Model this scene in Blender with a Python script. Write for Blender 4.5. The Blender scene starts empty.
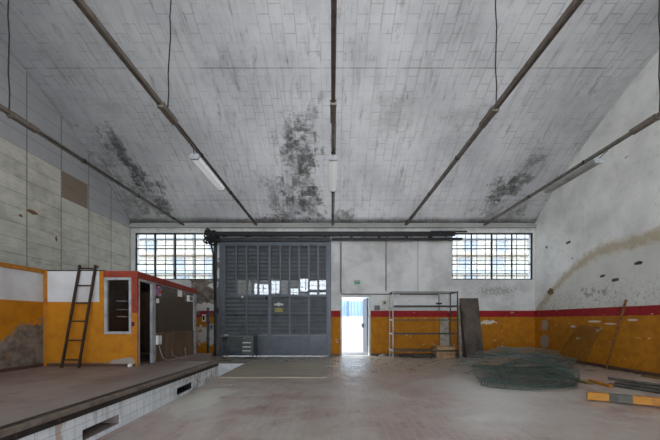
import bpy, math, random
from mathutils import Vector, Matrix
random.seed(11)
sc = bpy.context.scene
C = sc.collection
EYE = 1.3; F = 330.0; CX = 332.0; CY = 320.0        # camera at the origin of x and y
BW = 12.0                                           # back wall
XL, XR = -7.31, 7.38
RC, Y0, ZC = 14.2, 2.87, 1.3 - 7.345                # barrel vault: radius, crown line, centre height
YR = 2*Y0 - BW                                      # rear wall
def at(px, py, d):
    return Vector(((px-CX)*d/F, d, EYE + (CY-py)*d/F))
def vault_z(y):
    return ZC + math.sqrt(max(0, RC*RC - (y-Y0)**2))
TH1 = math.asin((BW-Y0)/RC)
def vault_s(y):
    return RC*(TH1 - math.asin((y-Y0)/RC))
def vault_hit(px, py):
    k = (CY-py)/F; lo, hi = 3.0, BW
    for _ in range(50):
        m = (lo+hi)/2
        if EYE + k*m > vault_z(m): hi = m
        else: lo = m
    return ((px-CX)*lo/F, vault_s(lo), lo)

# ------------------------------------------------------------------ objects
class MB:
    def __init__(s): s.v = []; s.f = []
    def add(s, vs, fs):
        n = len(s.v); s.v += [tuple(v) for v in vs]; s.f += [tuple(i+n for i in f) for f in fs]; return s
    def hexa(s, p):      # p: bottom 4 (ccw from above), top 4
        return s.add(p, [(3,2,1,0),(4,5,6,7),(0,1,5,4),(1,2,6,5),(2,3,7,6),(3,0,4,7)])
    def box(s, x0, x1, y0, y1, z0, z1):
        return s.hexa([(x0,y0,z0),(x1,y0,z0),(x1,y1,z0),(x0,y1,z0),(x0,y0,z1),(x1,y0,z1),(x1,y1,z1),(x0,y1,z1)])
    def bar(s, a, b, w, h, up=(0,0,1)):   # rectangular bar from a to b
        a, b = Vector(a), Vector(b); d = (b-a).normalized(); u = Vector(up)
        if abs(d.dot(u)) > .98: u = Vector((0,1,0))
        sx = d.cross(u).normalized(); sz = sx.cross(d).normalized()
        q = lambda p: [p - sx*w/2 - sz*h/2, p + sx*w/2 - sz*h/2, p + sx*w/2 + sz*h/2, p - sx*w/2 + sz*h/2]
        return s.add(q(a)+q(b), [(0,1,2,3),(7,6,5,4),(0,4,5,1),(1,5,6,2),(2,6,7,3),(3,7,4,0)])
    def tube(s, pts, r, n=8, cap=True):
        pts = [Vector(p) for p in pts]; m = len(pts); rings = []
        ref = None
        for i, p in enumerate(pts):
            d = (pts[min(i+1,m-1)] - pts[max(i-1,0)]).normalized()
            if ref is None:
                ref = Vector((0,0,1)) if abs(d.z) < .9 else Vector((1,0,0))
            a = (ref - d*ref.dot(d)).normalized(); b = d.cross(a); ref = a
            rr = r[i] if isinstance(r, (list, tuple)) else r
            rings.append([p + a*math.cos(t*2*math.pi/n)*rr + b*math.sin(t*2*math.pi/n)*rr for t in range(n)])
        vs = [v for q in rings for v in q]; fs = []
        for i in range(m-1):
            for k in range(n):
                fs.append((i*n+k, i*n+(k+1)%n, (i+1)*n+(k+1)%n, (i+1)*n+k))
        if cap: fs += [tuple(range(n-1,-1,-1)), tuple((m-1)*n+k for k in range(n))]
        return s.add(vs, fs)
    def pipe(s, a, b, r, wall=.004, n=12):   # hollow tube, open ends
        a, b = Vector(a), Vector(b); d = (b-a).normalized()
        u = Vector((0,0,1)) if abs(d.z) < .9 else Vector((1,0,0))
        e = (u - d*u.dot(d)).normalized(); g = d.cross(e); vs = []
        for p, rr in ((a,r),(b,r),(b,r-wall),(a,r-wall)):
            vs += [p + e*math.cos(2*math.pi*k/n)*rr + g*math.sin(2*math.pi*k/n)*rr for k in range(n)]
        fs = [(q*n+k, q*n+(k+1)%n, ((q+1)%4)*n+(k+1)%n, ((q+1)%4)*n+k) for q in range(4) for k in range(n)]
        return s.add(vs, fs)
    def prism(s, poly, fn, t0, t1):  # poly 2-D list, fn(u,v,t)->xyz
        n = len(poly); vs = [fn(u,v,t0) for u,v in poly] + [fn(u,v,t1) for u,v in poly]
        return s.add(vs, [tuple(range(n-1,-1,-1)), tuple(range(n,2*n))] + [(i,(i+1)%n,n+(i+1)%n,n+i) for i in range(n)])
    def build(s, name, mat, parent=None, smooth=False, bevel=0.0):
        off = Vector((0,0,0))
        p = parent
        while p is not None: off += Vector(p.location); p = p.parent
        me = bpy.data.meshes.new(name)
        me.from_pydata([tuple(Vector(v)-off) for v in s.v], [], s.f)
        import bmesh
        bm = bmesh.new(); bm.from_mesh(me); bmesh.ops.recalc_face_normals(bm, faces=bm.faces); bm.to_mesh(me); bm.free()
        if smooth:
            for p in me.polygons: p.use_smooth = True
        me.materials.append(mat)
        o = bpy.data.objects.new(name, me); C.objects.link(o)
        if parent is not None: o.parent = parent
        if bevel:
            b = o.modifiers.new('bevel', 'BEVEL'); b.width = bevel; b.segments = 2; b.limit_method = 'ANGLE'
        return o
def tag(o, label, cat, group=None):
    o['label'] = label; o['category'] = cat; o['kind'] = 'thing'
    if group: o['group'] = group
    return o
def thing(name, loc, label, cat, group=None):
    o = bpy.data.objects.new(name, None); C.objects.link(o); o.location = loc; o.empty_display_size = .1
    return tag(o, label, cat, group)
def struct(o, label=None, cat=None):
    o['kind'] = 'structure'
    if label: o['label'] = label
    if cat: o['category'] = cat
    return o
def sgroup(name, loc, label, cat):
    o = bpy.data.objects.new(name, None); C.objects.link(o); o.location = loc
    return struct(o, label, cat)

# ------------------------------------------------------------------ materials
def lin(c):
    f = lambda x: x/12.92 if x <= .04045 else ((x+.055)/1.055)**2.4
    return tuple(f(v/255) for v in c[:3]) + (1.0,)
class NT:
    def __init__(s, name):
        s.m = bpy.data.materials.new(name); s.m.use_nodes = True
        s.t = s.m.node_tree; s.n = s.t.nodes; s.b = s.n['Principled BSDF']; s._pos = None
    def put(s, sock, v):
        if isinstance(v, bpy.types.NodeSocket): s.t.links.new(v, sock)
        elif isinstance(v, (tuple, list)) and len(v) == 3 and sock.type == 'RGBA': sock.default_value = lin(v)
        else: sock.default_value = v
    def pos(s):
        if s._pos is None:
            g = s.n.new('ShaderNodeNewGeometry'); x = s.n.new('ShaderNodeSeparateXYZ')
            s.t.links.new(g.outputs['Position'], x.inputs[0]); s._pos = (x.outputs[0], x.outputs[1], x.outputs[2], g.outputs['Position'])
        return s._pos
    def obj(s):
        g = s.n.new('ShaderNodeTexCoord'); x = s.n.new('ShaderNodeSeparateXYZ')
        s.t.links.new(g.outputs['Object'], x.inputs[0]); return (x.outputs[0], x.outputs[1], x.outputs[2], g.outputs['Object'])
    def uv(s):
        g = s.n.new('ShaderNodeTexCoord'); x = s.n.new('ShaderNodeSeparateXYZ')
        s.t.links.new(g.outputs['UV'], x.inputs[0]); return (x.outputs[0], x.outputs[1])
    def vec(s, x, y, z=0.0):
        c = s.n.new('ShaderNodeCombineXYZ')
        for k, v in enumerate((x,y,z)): s.put(c.inputs[k], v)
        return c.outputs[0]
    def op(s, o, a, b=0.0, c=0.0, clamp=False):
        m = s.n.new('ShaderNodeMath'); m.operation = o; m.use_clamp = clamp
        s.put(m.inputs[0], a); s.put(m.inputs[1], b); s.put(m.inputs[2], c); return m.outputs[0]
    def noise(s, v, scale, detail=4.0, rough=.6, dist=0.0):
        n = s.n.new('ShaderNodeTexNoise'); s.put(n.inputs['Vector'], v)
        n.inputs['Scale'].default_value = scale; n.inputs['Detail'].default_value = detail
        n.inputs['Roughness'].default_value = rough; n.inputs['Distortion'].default_value = dist
        return n.outputs['Fac']
    def white(s, v):
        n = s.n.new('ShaderNodeTexWhiteNoise'); s.put(n.inputs['Vector'], v); return n.outputs['Value']
    def ss(s, x, lo, hi, a=0.0, b=1.0):
        m = s.n.new('ShaderNodeMapRange'); m.interpolation_type = 'SMOOTHSTEP'
        for k, v in zip(('Value','From Min','From Max','To Min','To Max'), (x,lo,hi,a,b)): s.put(m.inputs[k], v)
        return m.outputs[0]
    def mix(s, f, a, b, mode='MIX'):
        m = s.n.new('ShaderNodeMix'); m.data_type = 'RGBA'; m.blend_type = mode
        s.put(m.inputs[0], f); s.put(m.inputs[6], a); s.put(m.inputs[7], b); return m.outputs[2]
    def brick(s, v, w, h, mortar=.02, offset=.5, smooth=.1):
        n = s.n.new('ShaderNodeTexBrick'); s.put(n.inputs['Vector'], v)
        n.inputs['Scale'].default_value = 1.0; n.inputs['Brick Width'].default_value = w; n.inputs['Row Height'].default_value = h
        n.inputs['Mortar Size'].default_value = mortar; n.inputs['Mortar Smooth'].default_value = smooth; n.offset = offset
        n.inputs['Color1'].default_value = (0,0,0,1); n.inputs['Color2'].default_value = (1,1,1,1); n.inputs['Mortar'].default_value = (.5,.5,.5,1)
        return n.outputs['Fac'], n.outputs['Color']
    def blob(s, u, v, cx, cy, rx, ry):      # 1 in the middle, 0 at the rim, negative outside
        a = s.op('DIVIDE', s.op('SUBTRACT', u, cx), rx); b = s.op('DIVIDE', s.op('SUBTRACT', v, cy), ry)
        return s.op('SUBTRACT', 1.0, s.op('SQRT', s.op('ADD', s.op('MULTIPLY', a, a), s.op('MULTIPLY', b, b))))
    def done(s, col, rough=.7, metal=0.0, bump=None, bs=.3, bd=.01, spec=.5):
        s.put(s.b.inputs['Base Color'], col); s.put(s.b.inputs['Roughness'], rough); s.b.inputs['Metallic'].default_value = metal
        s.b.inputs['Specular IOR Level'].default_value = spec
        if bump is not None:
            b = s.n.new('ShaderNodeBump'); b.inputs['Strength'].default_value = bs; b.inputs['Distance'].default_value = bd
            s.put(b.inputs['Height'], bump); s.t.links.new(b.outputs[0], s.b.inputs['Normal'])
        return s.m
def worn(name, c1, c2, c3=None, rough=.6, metal=0.0, scale=6.0, amt=(.45,.65), stretch=(1,1,1), bump=.15):
    """a base colour with a second colour worn into it, and optional specks of a third"""
    t = NT(name); x, y, z, p = t.obj()
    v = t.vec(t.op('MULTIPLY', x, stretch[0]), t.op('MULTIPLY', y, stretch[1]), t.op('MULTIPLY', z, stretch[2]))
    n = t.noise(v, scale, 6.0, .65)
    col = t.mix(t.ss(n, amt[0], amt[1]), c1, c2)
    if c3: col = t.mix(t.ss(t.noise(v, scale*3.1, 5.0, .7), .6, .68), col, c3)
    return t.done(col, rough, metal, n, bump, .004)

# --- painted back/right walls
RED_LO, RED_HI = 1.41, 1.64
def paint_wall(name, axis, white=(196,196,193), peel=None, extra=None, band=True, dirty=None, chips=.63):
    t = NT(name); x, y, z, p = t.pos(); u = x if axis == 'X' else y
    n1 = t.noise(p, 1.1, 6.0, .6); n2 = t.noise(p, 5.0, 6.0, .7); n3 = t.noise(p, 14.0, 5.0, .65)
    zz = t.op('ADD', z, t.op('MULTIPLY', t.op('SUBTRACT', n2, .5), .03))
    w = t.mix(t.ss(n1, .35, .7), white, tuple(int(k*.9) for k in white))
    w = t.mix(t.op('MULTIPLY', t.ss(n2, .52, .75), .35), w, (150,146,138))
    if dirty: w = dirty(t, u, z, n1, n2, n3, w)
    ora = t.mix(t.ss(n2, .35, .7), (176,114,10), (152,94,8))
    ora = t.mix(t.op('MULTIPLY', t.ss(n1, .5, .72), .4), ora, (140,86,20))
    red = t.mix(t.ss(n2, .4, .7), (146,28,32), (124,22,26))
    lower = t.mix(t.ss(zz, RED_LO-.006, RED_LO+.006), ora, red)
    chip = t.ss(t.noise(t.vec(t.op('MULTIPLY', u, .55), z, 3.0), 6.5, 7.0, .72), chips, chips+.03)
    lower = t.mix(chip, lower, (196,188,172))
    col = t.mix(t.ss(zz, RED_HI-.008, RED_HI+.008), lower, w) if band else w
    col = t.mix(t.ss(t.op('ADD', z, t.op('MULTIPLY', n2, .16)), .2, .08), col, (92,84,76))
    spot = t.ss(t.noise(t.vec(t.op('MULTIPLY', u, .7), z, 9.0), 4.2, 3.0, .6), .735, .755)
    col = t.mix(spot, col, (84,78,70))
    if extra: col = extra(t, u, z, n1, n2, n3, col)
    return t.done(col, .75, 0.0, t.op('ADD', n2, t.op('MULTIPLY', n3, .5)), .25, .01, spec=.3)

def p_back(t): return t.pos()[3]
def back_extra(t, u, z, n1, n2, n3, col):
    nn = t.op('MULTIPLY', t.op('SUBTRACT', t.noise(p_back(t), 2.6, 6.0, .6), .5), 3.0)
    left = t.ss(u, -4.0, -4.15)
    # bare crumbled plaster beside the gate
    m = t.op('MULTIPLY', left, t.ss(t.op('ADD', t.blob(u, z, -4.7, 2.2, .8, .62), nn), .02, .14))
    bare = t.mix(t.ss(t.noise(t.pos()[3], 4.5, 6.0, .62), .32, .68), (70,61,55), (128,116,106))
    col = t.mix(m, col, bare)
    m2 = t.op('MULTIPLY', left, t.ss(t.op('ADD', t.blob(u, z, -4.6, .72, .55, .38), nn), .05, .2))
    col = t.mix(m2, col, (186,180,172))
    m3 = t.op('MULTIPLY', left, t.ss(t.op('ADD', t.blob(u, z, -4.55, 1.78, .5, .16), nn), .0, .15))
    col = t.mix(m3, col, (196,190,184))
    m4 = t.ss(t.op('ADD', t.blob(u, z, -4.1, 1.4, .16, 1.9), nn), .1, .3)
    col = t.mix(m4, col, (106,98,90))
    # soot and damp under the vault and around the gate head
    m5 = t.ss(t.op('ADD', z, t.op('MULTIPLY', n2, .5)), 4.72, 5.0)
    col = t.mix(t.op('MULTIPLY', m5, .55), col, (104,100,94))
    # chips of plaster right of the rack
    m6 = t.ss(t.op('ADD', t.blob(u, z, 5.65, 1.22, .42, .09), t.op('MULTIPLY', t.op('SUBTRACT', n3, .5), 4.0)), .2, .35)
    col = t.mix(m6, col, (204,196,182))
    m7 = t.ss(t.op('ADD', t.blob(u, z, 6.0, 2.35, 1.1, .28), t.op('MULTIPLY', t.op('SUBTRACT', n3, .5), 4.6)), .52, .62)
    col = t.mix(t.op('MULTIPLY', m7, t.ss(z, 1.7, 1.75, 0, .5)), col, (110,106,98))
    # filled conduit chase
    for cx, z0, z1 in ((3.12, 2.35, 4.3), (.3, 2.3, 4.1)):
        ln = t.op('MULTIPLY', t.ss(t.op('ABSOLUTE', t.op('SUBTRACT', u, cx)), .03, .012), t.op('MULTIPLY', t.ss(z, z0, z0+.05), t.ss(z, z1, z1-.05)))
        col = t.mix(t.op('MULTIPLY', ln, .55), col, (128,124,118))
    return col
def back_dirty(t, u, z, n1, n2, n3, w):
    return t.mix(t.op('MULTIPLY', t.ss(n1, .4, .65), .35), w, (158,156,152))
def right_dirty(t, u, z, n1, n2, n3, w):
    k = t.op('MAXIMUM', t.op('SUBTRACT', u, 8.9), 0.0)
    zb = t.op('SUBTRACT', 3.22, t.op('MULTIPLY', t.op('POWER', k, 1.6), .28))
    dz = t.op('ADD', t.op('SUBTRACT', z, zb), t.op('MULTIPLY', t.op('SUBTRACT', n2, .5), .5))
    w = t.mix(t.op('MULTIPLY', t.ss(dz, .1, -.25), .55), w, (184,182,172))
    w = t.mix(t.op('MULTIPLY', t.ss(t.op('ABSOLUTE', dz), .26, .02), .75), w, (168,150,116))
    g = t.op('MULTIPLY', t.ss(z, 2.6, 1.7), t.ss(n3, .5, .68))
    return t.mix(t.op('MULTIPLY', g, .6), w, (120,120,112))
def right_extra(t, u, z, n1, n2, n3, col):
    nn = t.op('MULTIPLY', t.op('SUBTRACT', n3, .5), 1.4)
    for cy, cz, ry, rz, c in ((11.15, 2.26, .17, .13, (112,86,58)), (7.95, 2.67, .13, .05, (70,62,50)), (9.0, 2.5, .1, .05, (84,78,70)),
                              (10.3, 3.72, .13, .05, (88,84,78)), (11.35, 3.8, .07, .05, (96,92,86)), (8.6, 2.35, .12, .05, (78,70,62)),
                              (11.45, 1.12, .2, .22, (150,144,132)), (11.45, .56, .26, .26, (148,142,130)), (9.3, 1.26, .26, .03, (200,190,170)), (8.75, 1.2, .2, .025, (200,190,170)), (8.1, 1.3, .16, .03, (196,186,170)), (10.1, 1.1, .12, .05, (196,186,170)), (9.9, .75, .1, .03, (190,180,160))):
        m = t.ss(t.op('ADD', t.blob(u, z, cy, cz, ry, rz), nn), .05, .2)
        col = t.mix(m, col, c)
    m = t.ss(t.op('ADD', t.blob(u, z, 9.25, 2.1, 1.0, .4), t.op('MULTIPLY', t.op('SUBTRACT', t.noise(t.pos()[3], 6.0, 4.0, .6), .5), 5.0)), .85, 1.05)
    return t.mix(t.op('MULTIPLY', m, t.ss(z, 1.68, 1.72, 0, .55)), col, (110,106,96))

M = {}
M['wall_back'] = paint_wall('back wall paint', 'X', (204,204,203), extra=back_extra, dirty=back_dirty)
M['wall_right'] = paint_wall('right wall paint', 'Y', (230,230,226), extra=right_extra, dirty=right_dirty)
M['wall_rear'] = paint_wall('rear wall paint', 'X', (200,200,198))
M['cream'] = paint_wall('rear trim paint', 'X', (150,149,146), band=False)

def block_wall():
    t = NT('concrete block wall'); x, y, z, p = t.pos()
    fy = t.op('SUBTRACT', y, .87)
    cell = t.op('FLOOR', t.op('DIVIDE', fy, 1.005)); row = t.op('FLOOR', t.op('DIVIDE', t.op('SUBTRACT', z, .31), .36))
    r = t.white(t.vec(cell, row, 1.0))
    n1 = t.noise(p, 1.6, 6.0, .65); n2 = t.noise(t.vec(x, t.op('MULTIPLY', y, .5), t.op('MULTIPLY', z, 2.5)), 5.0, 6.0, .7)
    base = t.mix(t.ss(n1, .35, .7), (196,194,182), (162,160,148))
    base = t.mix(t.op('MULTIPLY', t.ss(n2, .45, .7), .55), base, (136,132,120))
    base = t.mix(t.op('MULTIPLY', r, .35), base, (208,206,194))
    # whitewashed upper blocks
    zt = t.ss(y, 9.87, 9.89, 5.345, 4.62)
    hi = t.ss(t.op('SUBTRACT', z, zt), -.005, .005)
    base = t.mix(hi, base, t.mix(n1, (172,173,174), (150,151,152)))
    pat = t.op('MULTIPLY', t.op('MULTIPLY', t.ss(y, 8.92, 8.93), t.ss(y, 9.88, 9.87)), t.op('MULTIPLY', t.ss(z, 4.62, 4.63), t.ss(z, 5.345, 5.335)))
    base = t.mix(pat, base, t.mix(n2, (140,126,110), (118,106,92)))
    a = t.op('ABSOLUTE', t.op('SUBTRACT', t.op('FRACT', t.op('DIVIDE', fy, 1.005)), .5))
    b = t.op('ABSOLUTE', t.op('SUBTRACT', t.op('FRACT', t.op('DIVIDE', t.op('SUBTRACT', z, .31), .36)), .5))
    jv = t.ss(a, .482, .49); jh = t.op('MULTIPLY', t.ss(b, .478, .494), t.ss(n1, .25, .5, .35, 1.0))
    j = t.op('MAXIMUM', jv, jh)
    base = t.mix(t.op('MULTIPLY', j, .7), base, (84,80,72))
    for cy, cz, ry, rz in ((8.05, 3.93, .17, .06), (8.75, 3.45, .04, .08), (10.3, 2.95, .05, .05), (7.75, 3.75, .06, .04)):
        m = t.ss(t.op('ADD', t.blob(y, z, cy, cz, ry, rz), t.op('MULTIPLY', t.op('SUBTRACT', n2, .5), .9)), .1, .2)
        base = t.mix(m, base, (112,88,62))
    return t.done(base, .85, 0.0, t.op('SUBTRACT', n2, t.op('MULTIPLY', j, 1.2)), .4, .012, spec=.25)
M['wall_left'] = block_wall()

def ceiling_mat():
    t = NT('whitewashed hollow tile vault'); u, v = t.uv(); p = t.vec(u, v, 0.0)
    n1 = t.noise(p, .55, 6.0, .6); n2 = t.noise(p, 2.6, 7.0, .68); n3 = t.noise(p, 9.0, 5.0, .65)
    fac, c = t.brick(t.vec(v, u, 0.0), .36, .26, .012, .5, .4)
    cu = t.op('FLOOR', t.op('DIVIDE', u, .26)); cv = t.op('FLOOR', t.op('DIVIDE', v, .36))
    r = t.white(t.vec(cu, cv, 2.0))
    streak = t.noise(t.vec(t.op('MULTIPLY', u, 4.0), t.op('MULTIPLY', v, .5), 1.0), 1.6, 6.0, .65)
    col = t.mix(t.ss(n1, .3, .72), (230,231,233), (198,199,202))
    col = t.mix(t.op('MULTIPLY', t.ss(streak, .5, .8), .45), col, (140,139,138))
    col = t.mix(t.op('MULTIPLY', t.ss(n2, .55, .75), .3), col, (222,223,225))
    jt = t.op('MULTIPLY', fac, t.ss(t.noise(p, .9, 4.0, .6), .38, .62, .12, .8))
    col = t.mix(t.op('MULTIPLY', jt, t.ss(t.op('ABSOLUTE', t.op('SUBTRACT', v, 3.4)), 2.6, 4.2, .46, .16)), col, (96,94,94))
    nn = t.op('ADD', t.op('MULTIPLY', t.op('SUBTRACT', n2, .5), 2.3), t.op('ADD', t.op('MULTIPLY', t.op('SUBTRACT', r, .5), .4), t.op('MULTIPLY', t.op('SUBTRACT', n3, .5), 1.6)))
    blot = t.ss(t.op('ADD', t.noise(p, 4.2, 6.0, .7), t.op('MULTIPLY', t.op('SUBTRACT', r, .5), .1)), .36, .6, .2, 1.0)
    smear = t.noise(t.vec(t.op('MULTIPLY', u, 3.2), t.op('MULTIPLY', v, .75), 7.0), 1.5, 6.0, .72)
    col = t.mix(t.ss(smear, .55, .71, 0, .52), col, (116,116,118))
    sm2 = t.noise(t.vec(t.op('MULTIPLY', u, 9.0), t.op('MULTIPLY', v, 1.6), 3.0), 1.3, 4.0, .7)
    col = t.mix(t.op('MULTIPLY', t.ss(sm2, .6, .7, 0, .6), t.ss(n1, .42, .6)), col, (100,100,102))
    def stain(px, py, wx, wy, k, c):
        nonlocal col
        X, S, d = vault_hit(px, py); _, S0, _ = vault_hit(px, py-wy); _, S1, _ = vault_hit(px, min(py+wy, 226))
        rx = wx*d/F; ry = abs(S0-S1)/2
        m = t.ss(t.op('ADD', t.blob(u, v, X, S, rx, ry), nn), -.02, .55)
        m = t.op('MULTIPLY', m, blot)
        col = t.mix(t.op('MULTIPLY', m, k), col, c)
    D = (92,91,90)
    for a in ((299,175,22,45,.8,D), (304,150,15,40,.8,D), (296,208,30,18,.75,D), (287,135,7,25,.6,D), (310,205,16,18,.6,D), (275,200,12,25,.45,D), (312,120,6,24,.4,D), (228,60,20,14,.2,D), (370,180,10,20,.15,D),
              (116,145,10,26,.6,D), (150,200,18,22,.45,D), (104,170,16,24,.35,(120,118,108)), (122,152,7,20,.7,D), (138,176,9,14,.9,D), (150,186,14,10,.9,D), (163,205,10,15,.8,D), (128,205,30,20,.45,(104,102,84)), (100,150,22,30,.35,(92,90,86)),
              (500,190,14,13,.8,(82,84,80)), (512,188,12,10,.75,(86,88,84)), (522,178,12,10,.7,D), (530,163,12,20,.6,(96,96,88)), (498,212,30,12,.55,(92,92,80)),
              (480,222,25,6,.6,D), (345,216,12,9,.7,D), (520,205,14,12,.35,(100,98,88)), (265,221,45,5,.55,D), (395,222,40,4,.45,D),
              (395,115,25,25,.25,(128,124,104)), (110,110,14,10,.25,(150,146,126)), (470,118,34,14,.22,(130,130,130)), (610,90,25,20,.2,(124,124,124)), (60,60,20,25,.2,(124,124,124))):
        stain(*a)
    # construction joint across the vault
    for py, k in ((68, .45), (200, .3)):
        S = vault_hit(400, py)[1]
        col = t.mix(t.op('MULTIPLY', t.op('MULTIPLY', t.ss(t.op('ABSOLUTE', t.op('SUBTRACT', v, S)), .022, .008), t.ss(n1, .4, .6, .15, 1)), k), col, (70,70,70))
    # damp along the springing
    m = t.ss(t.op('ADD', v, t.op('MULTIPLY', n2, .9)), .75, .25)
    col = t.mix(t.op('MULTIPLY', m, .6), col, (96,95,92))
    return t.done(col, .8, 0.0, t.op('SUBTRACT', n2, t.op('MULTIPLY', fac, .6)), .35, .012, spec=.25)
M['ceiling'] = ceiling_mat()

def floor_mat():
    t = NT('dusty red paver floor'); x, y, z, p = t.pos()
    fac, c = t.brick(t.vec(y, x, 0.0), .21, .105, .011, .5, .2)
    cell = t.white(t.vec(t.op('FLOOR', t.op('DIVIDE', x, .105)), t.op('FLOOR', t.op('DIVIDE', y, .21)), 0.0))
    n1 = t.noise(p, .5, 6.0, .62, .4); n2 = t.noise(p, 2.6, 6.0, .65); n3 = t.noise(p, 18.0, 5.0, .7)
    red = t.mix(cell, (140,103,93), (164,131,119))
    grey = t.mix(n2, (176,166,154), (154,142,128))
    far = t.ss(t.op('ADD', y, t.op('MULTIPLY', n1, 2.0)), 8.4, 9.6)
    b = t.mix(far, red, grey)
    dust = t.ss(t.op('ADD', n1, t.op('MULTIPLY', t.op('SUBTRACT', n2, .5), .7)), .36, .62, .25, .85)
    dust = t.op('MULTIPLY', dust, t.ss(far, 0, 1, 1, .45))
    b = t.mix(dust, b, t.mix(n3, (196,191,181), (174,168,158)))
    b = t.mix(t.op('MULTIPLY', fac, t.ss(far, 0, 1, .62, .75)), b, t.mix(far, (168,160,154), (78,70,60)))
    nn = t.op('MULTIPLY', t.op('SUBTRACT', n2, .5), 2.2)
    m = t.ss(t.op('ADD', t.blob(x, y, -2.15, 5.5, .5, 1.2), nn), .1, .35)
    b = t.mix(t.op('MULTIPLY', m, .7), b, (196,192,180))
    m = t.ss(t.noise(p, 9.0, 2.0, .5), .78, .79)
    b = t.mix(m, b, (206,202,198))
    rough = t.op('SUBTRACT', t.ss(n2, .35, .65, .32, .55), t.op('MULTIPLY', far, .1))
    return t.done(b, rough, 0.0, t.op('SUBTRACT', n3, t.op('MULTIPLY', fac, .8)), .25, .006, spec=.5)
M['floor'] = floor_mat()
def platform_mat():
    t = NT('dusty platform screed'); x, y, z, p = t.pos()
    n1 = t.noise(t.vec(t.op('MULTIPLY', x, .8), t.op('MULTIPLY', y, .5), 0.0), .8, 6.0, .65, .5); n2 = t.noise(p, 3.0, 6.0, .65); n3 = t.noise(p, 20.0, 4.0, .7)
    b = t.mix(t.ss(n1, .35, .65), (110,88,80), (150,134,126))
    b = t.mix(t.op('MULTIPLY', t.ss(n2, .5, .7), .55), b, (92,74,68))
    b = t.mix(t.op('MULTIPLY', n3, .3), b, (150,138,130))
    edge = t.ss(t.op('ADD', x, t.op('MULTIPLY', n2, .3)), -3.2, -2.7)
    b = t.mix(t.op('MULTIPLY', edge, .6), b, (140,132,126))
    b = t.mix(t.ss(t.noise(p, 7.0, 2.0, .5), .775, .785), b, (200,196,190))
    return t.done(b, .6, 0.0, n3, .2, .006)
M['platform'] = platform_mat()
def tile_mat(name, axis, z0):
    t = NT(name); x, y, z, p = t.pos(); u = x if axis == 'X' else y
    fac, c = t.brick(t.vec(u, t.op('SUBTRACT', z, z0), 0.0), .15, .125, .004, 0.0, .1)
    n1 = t.noise(p, 1.3, 6.0, .65); n2 = t.noise(p, 6.0, 6.0, .7)
    st = t.noise(t.vec(t.op('MULTIPLY', u, 5.0), t.op('MULTIPLY', z, .6), 0.0), 2.0, 5.0, .65)
    b = t.mix(t.ss(n1, .35, .7), (224,230,236), (204,210,214))
    b = t.mix(t.op('MULTIPLY', t.ss(st, .52, .7), .5), b, (134,124,108))
    far = t.ss(y, 4.6, 6.2) if axis == 'Y' else 0.0
    if axis == 'Y':
        b = t.mix(t.op('MULTIPLY', t.op('MULTIPLY', far, t.ss(n2, .38, .6)), .7), b, (126,118,106))
        m = t.ss(t.op('ADD', t.op('SUBTRACT', 1.0, t.op('MULTIPLY', t.op('ABSOLUTE', t.op('SUBTRACT', y, 3.1)), 14.0)), t.op('MULTIPLY', t.op('SUBTRACT', n2, .5), 2.0)), .3, .6)
        b = t.mix(t.op('MULTIPLY', m, .6), b, (152,112,70))
    b = t.mix(t.op('MULTIPLY', fac, .5), b, (138,138,136))
    return t.done(b, .22, 0.0, t.op('SUBTRACT', 0.0, fac), .3, .003)
M['tile'] = tile_mat('white glazed side tiles', 'Y', .11)
M['pit_tile'] = worn('white pit tiles', (244,246,248), (232,234,236), None, .3, 0.0, 2.0)

def partition_mat(name, axis, plaster):
    t = NT(name); x, y, z, p = t.pos(); u = y if axis == 'Y' else x
    n1 = t.noise(p, 1.4, 6.0, .62); n2 = t.noise(p, 5.0, 7.0, .7); n3 = t.noise(p, 16.0, 5.0, .7)
    white = t.mix(t.ss(n1, .35, .7), (198,197,198), (176,174,172))
    white = t.mix(t.ss(n3, .70, .74), white, (120,112,104))
    ora = t.mix(t.ss(n2, .35, .7), (180,116,10), (158,98,8))
    col = t.mix(t.ss(z, 1.655, 1.665), ora, white)
    if axis == 'X':
        col = t.mix(t.ss(u, -4.625, -4.615), col, ora)
    if plaster:
        ln = t.op('ADD', t.op('ADD', .78, t.op('MULTIPLY', t.op('SUBTRACT', u, 5.0), .36)), t.op('MULTIPLY', t.op('SUBTRACT', n2, .5), 1.1))
        m = t.ss(t.op('SUBTRACT', z, ln), .02, -.02)
        bare = t.mix(t.ss(t.noise(p, 6.0, 6.0, .65), .3, .7), (84,76,70), (132,124,114))
        bare = t.mix(t.ss(n2, .6, .68, 0, .7), bare, (140,100,50))
        col = t.mix(m, col, bare)
    else:
        col = t.mix(t.ss(t.op('ADD', z, t.op('MULTIPLY', n2, .2)), .6, .5), col, t.mix(.5, (150,118,70), (120,90,50)))
        m = t.ss(t.op('ADD', t.blob(u, z, -4.15, .46, .34, .12), t.op('MULTIPLY', t.op('SUBTRACT', n2, .5), 1.6)), .1, .3)
        col = t.mix(m, col, (150,142,132))
    return t.done(col, .6, 0.0, n2, .2, .008, spec=.35)
M['part_y'] = partition_mat('partition paint with bare plaster', 'Y', True)
M['part_x'] = partition_mat('partition paint', 'X', False)
M['orange'] = worn('orange trim paint', (166,104,14), (146,88,10), (120,80,30), .55)
M['red'] = worn('red fascia paint', (136,44,20), (114,34,16), (104,56,38), .5)
M['skirt'] = worn('brown skirting', (84,58,44), (66,46,36))
M['alu'] = worn('dull aluminium', (164,167,170), (140,143,146), None, .42, .2)
M['gate'] = worn('grey gate paint', (80,85,93), (68,73,80), (96,93,88), .45, .2, 4.0)
M['slat'] = worn('grey louvre paint', (92,95,98), (76,79,82), None, .4, .2, 3.0)
M['gap_shade'] = worn('grey louvre gap shade', (64,67,72), (54,57,62), None, .5, .2)
M['gate_dark'] = worn('dark gate steel', (46,49,54), (34,36,40), (70,60,52), .5, .4)
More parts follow.
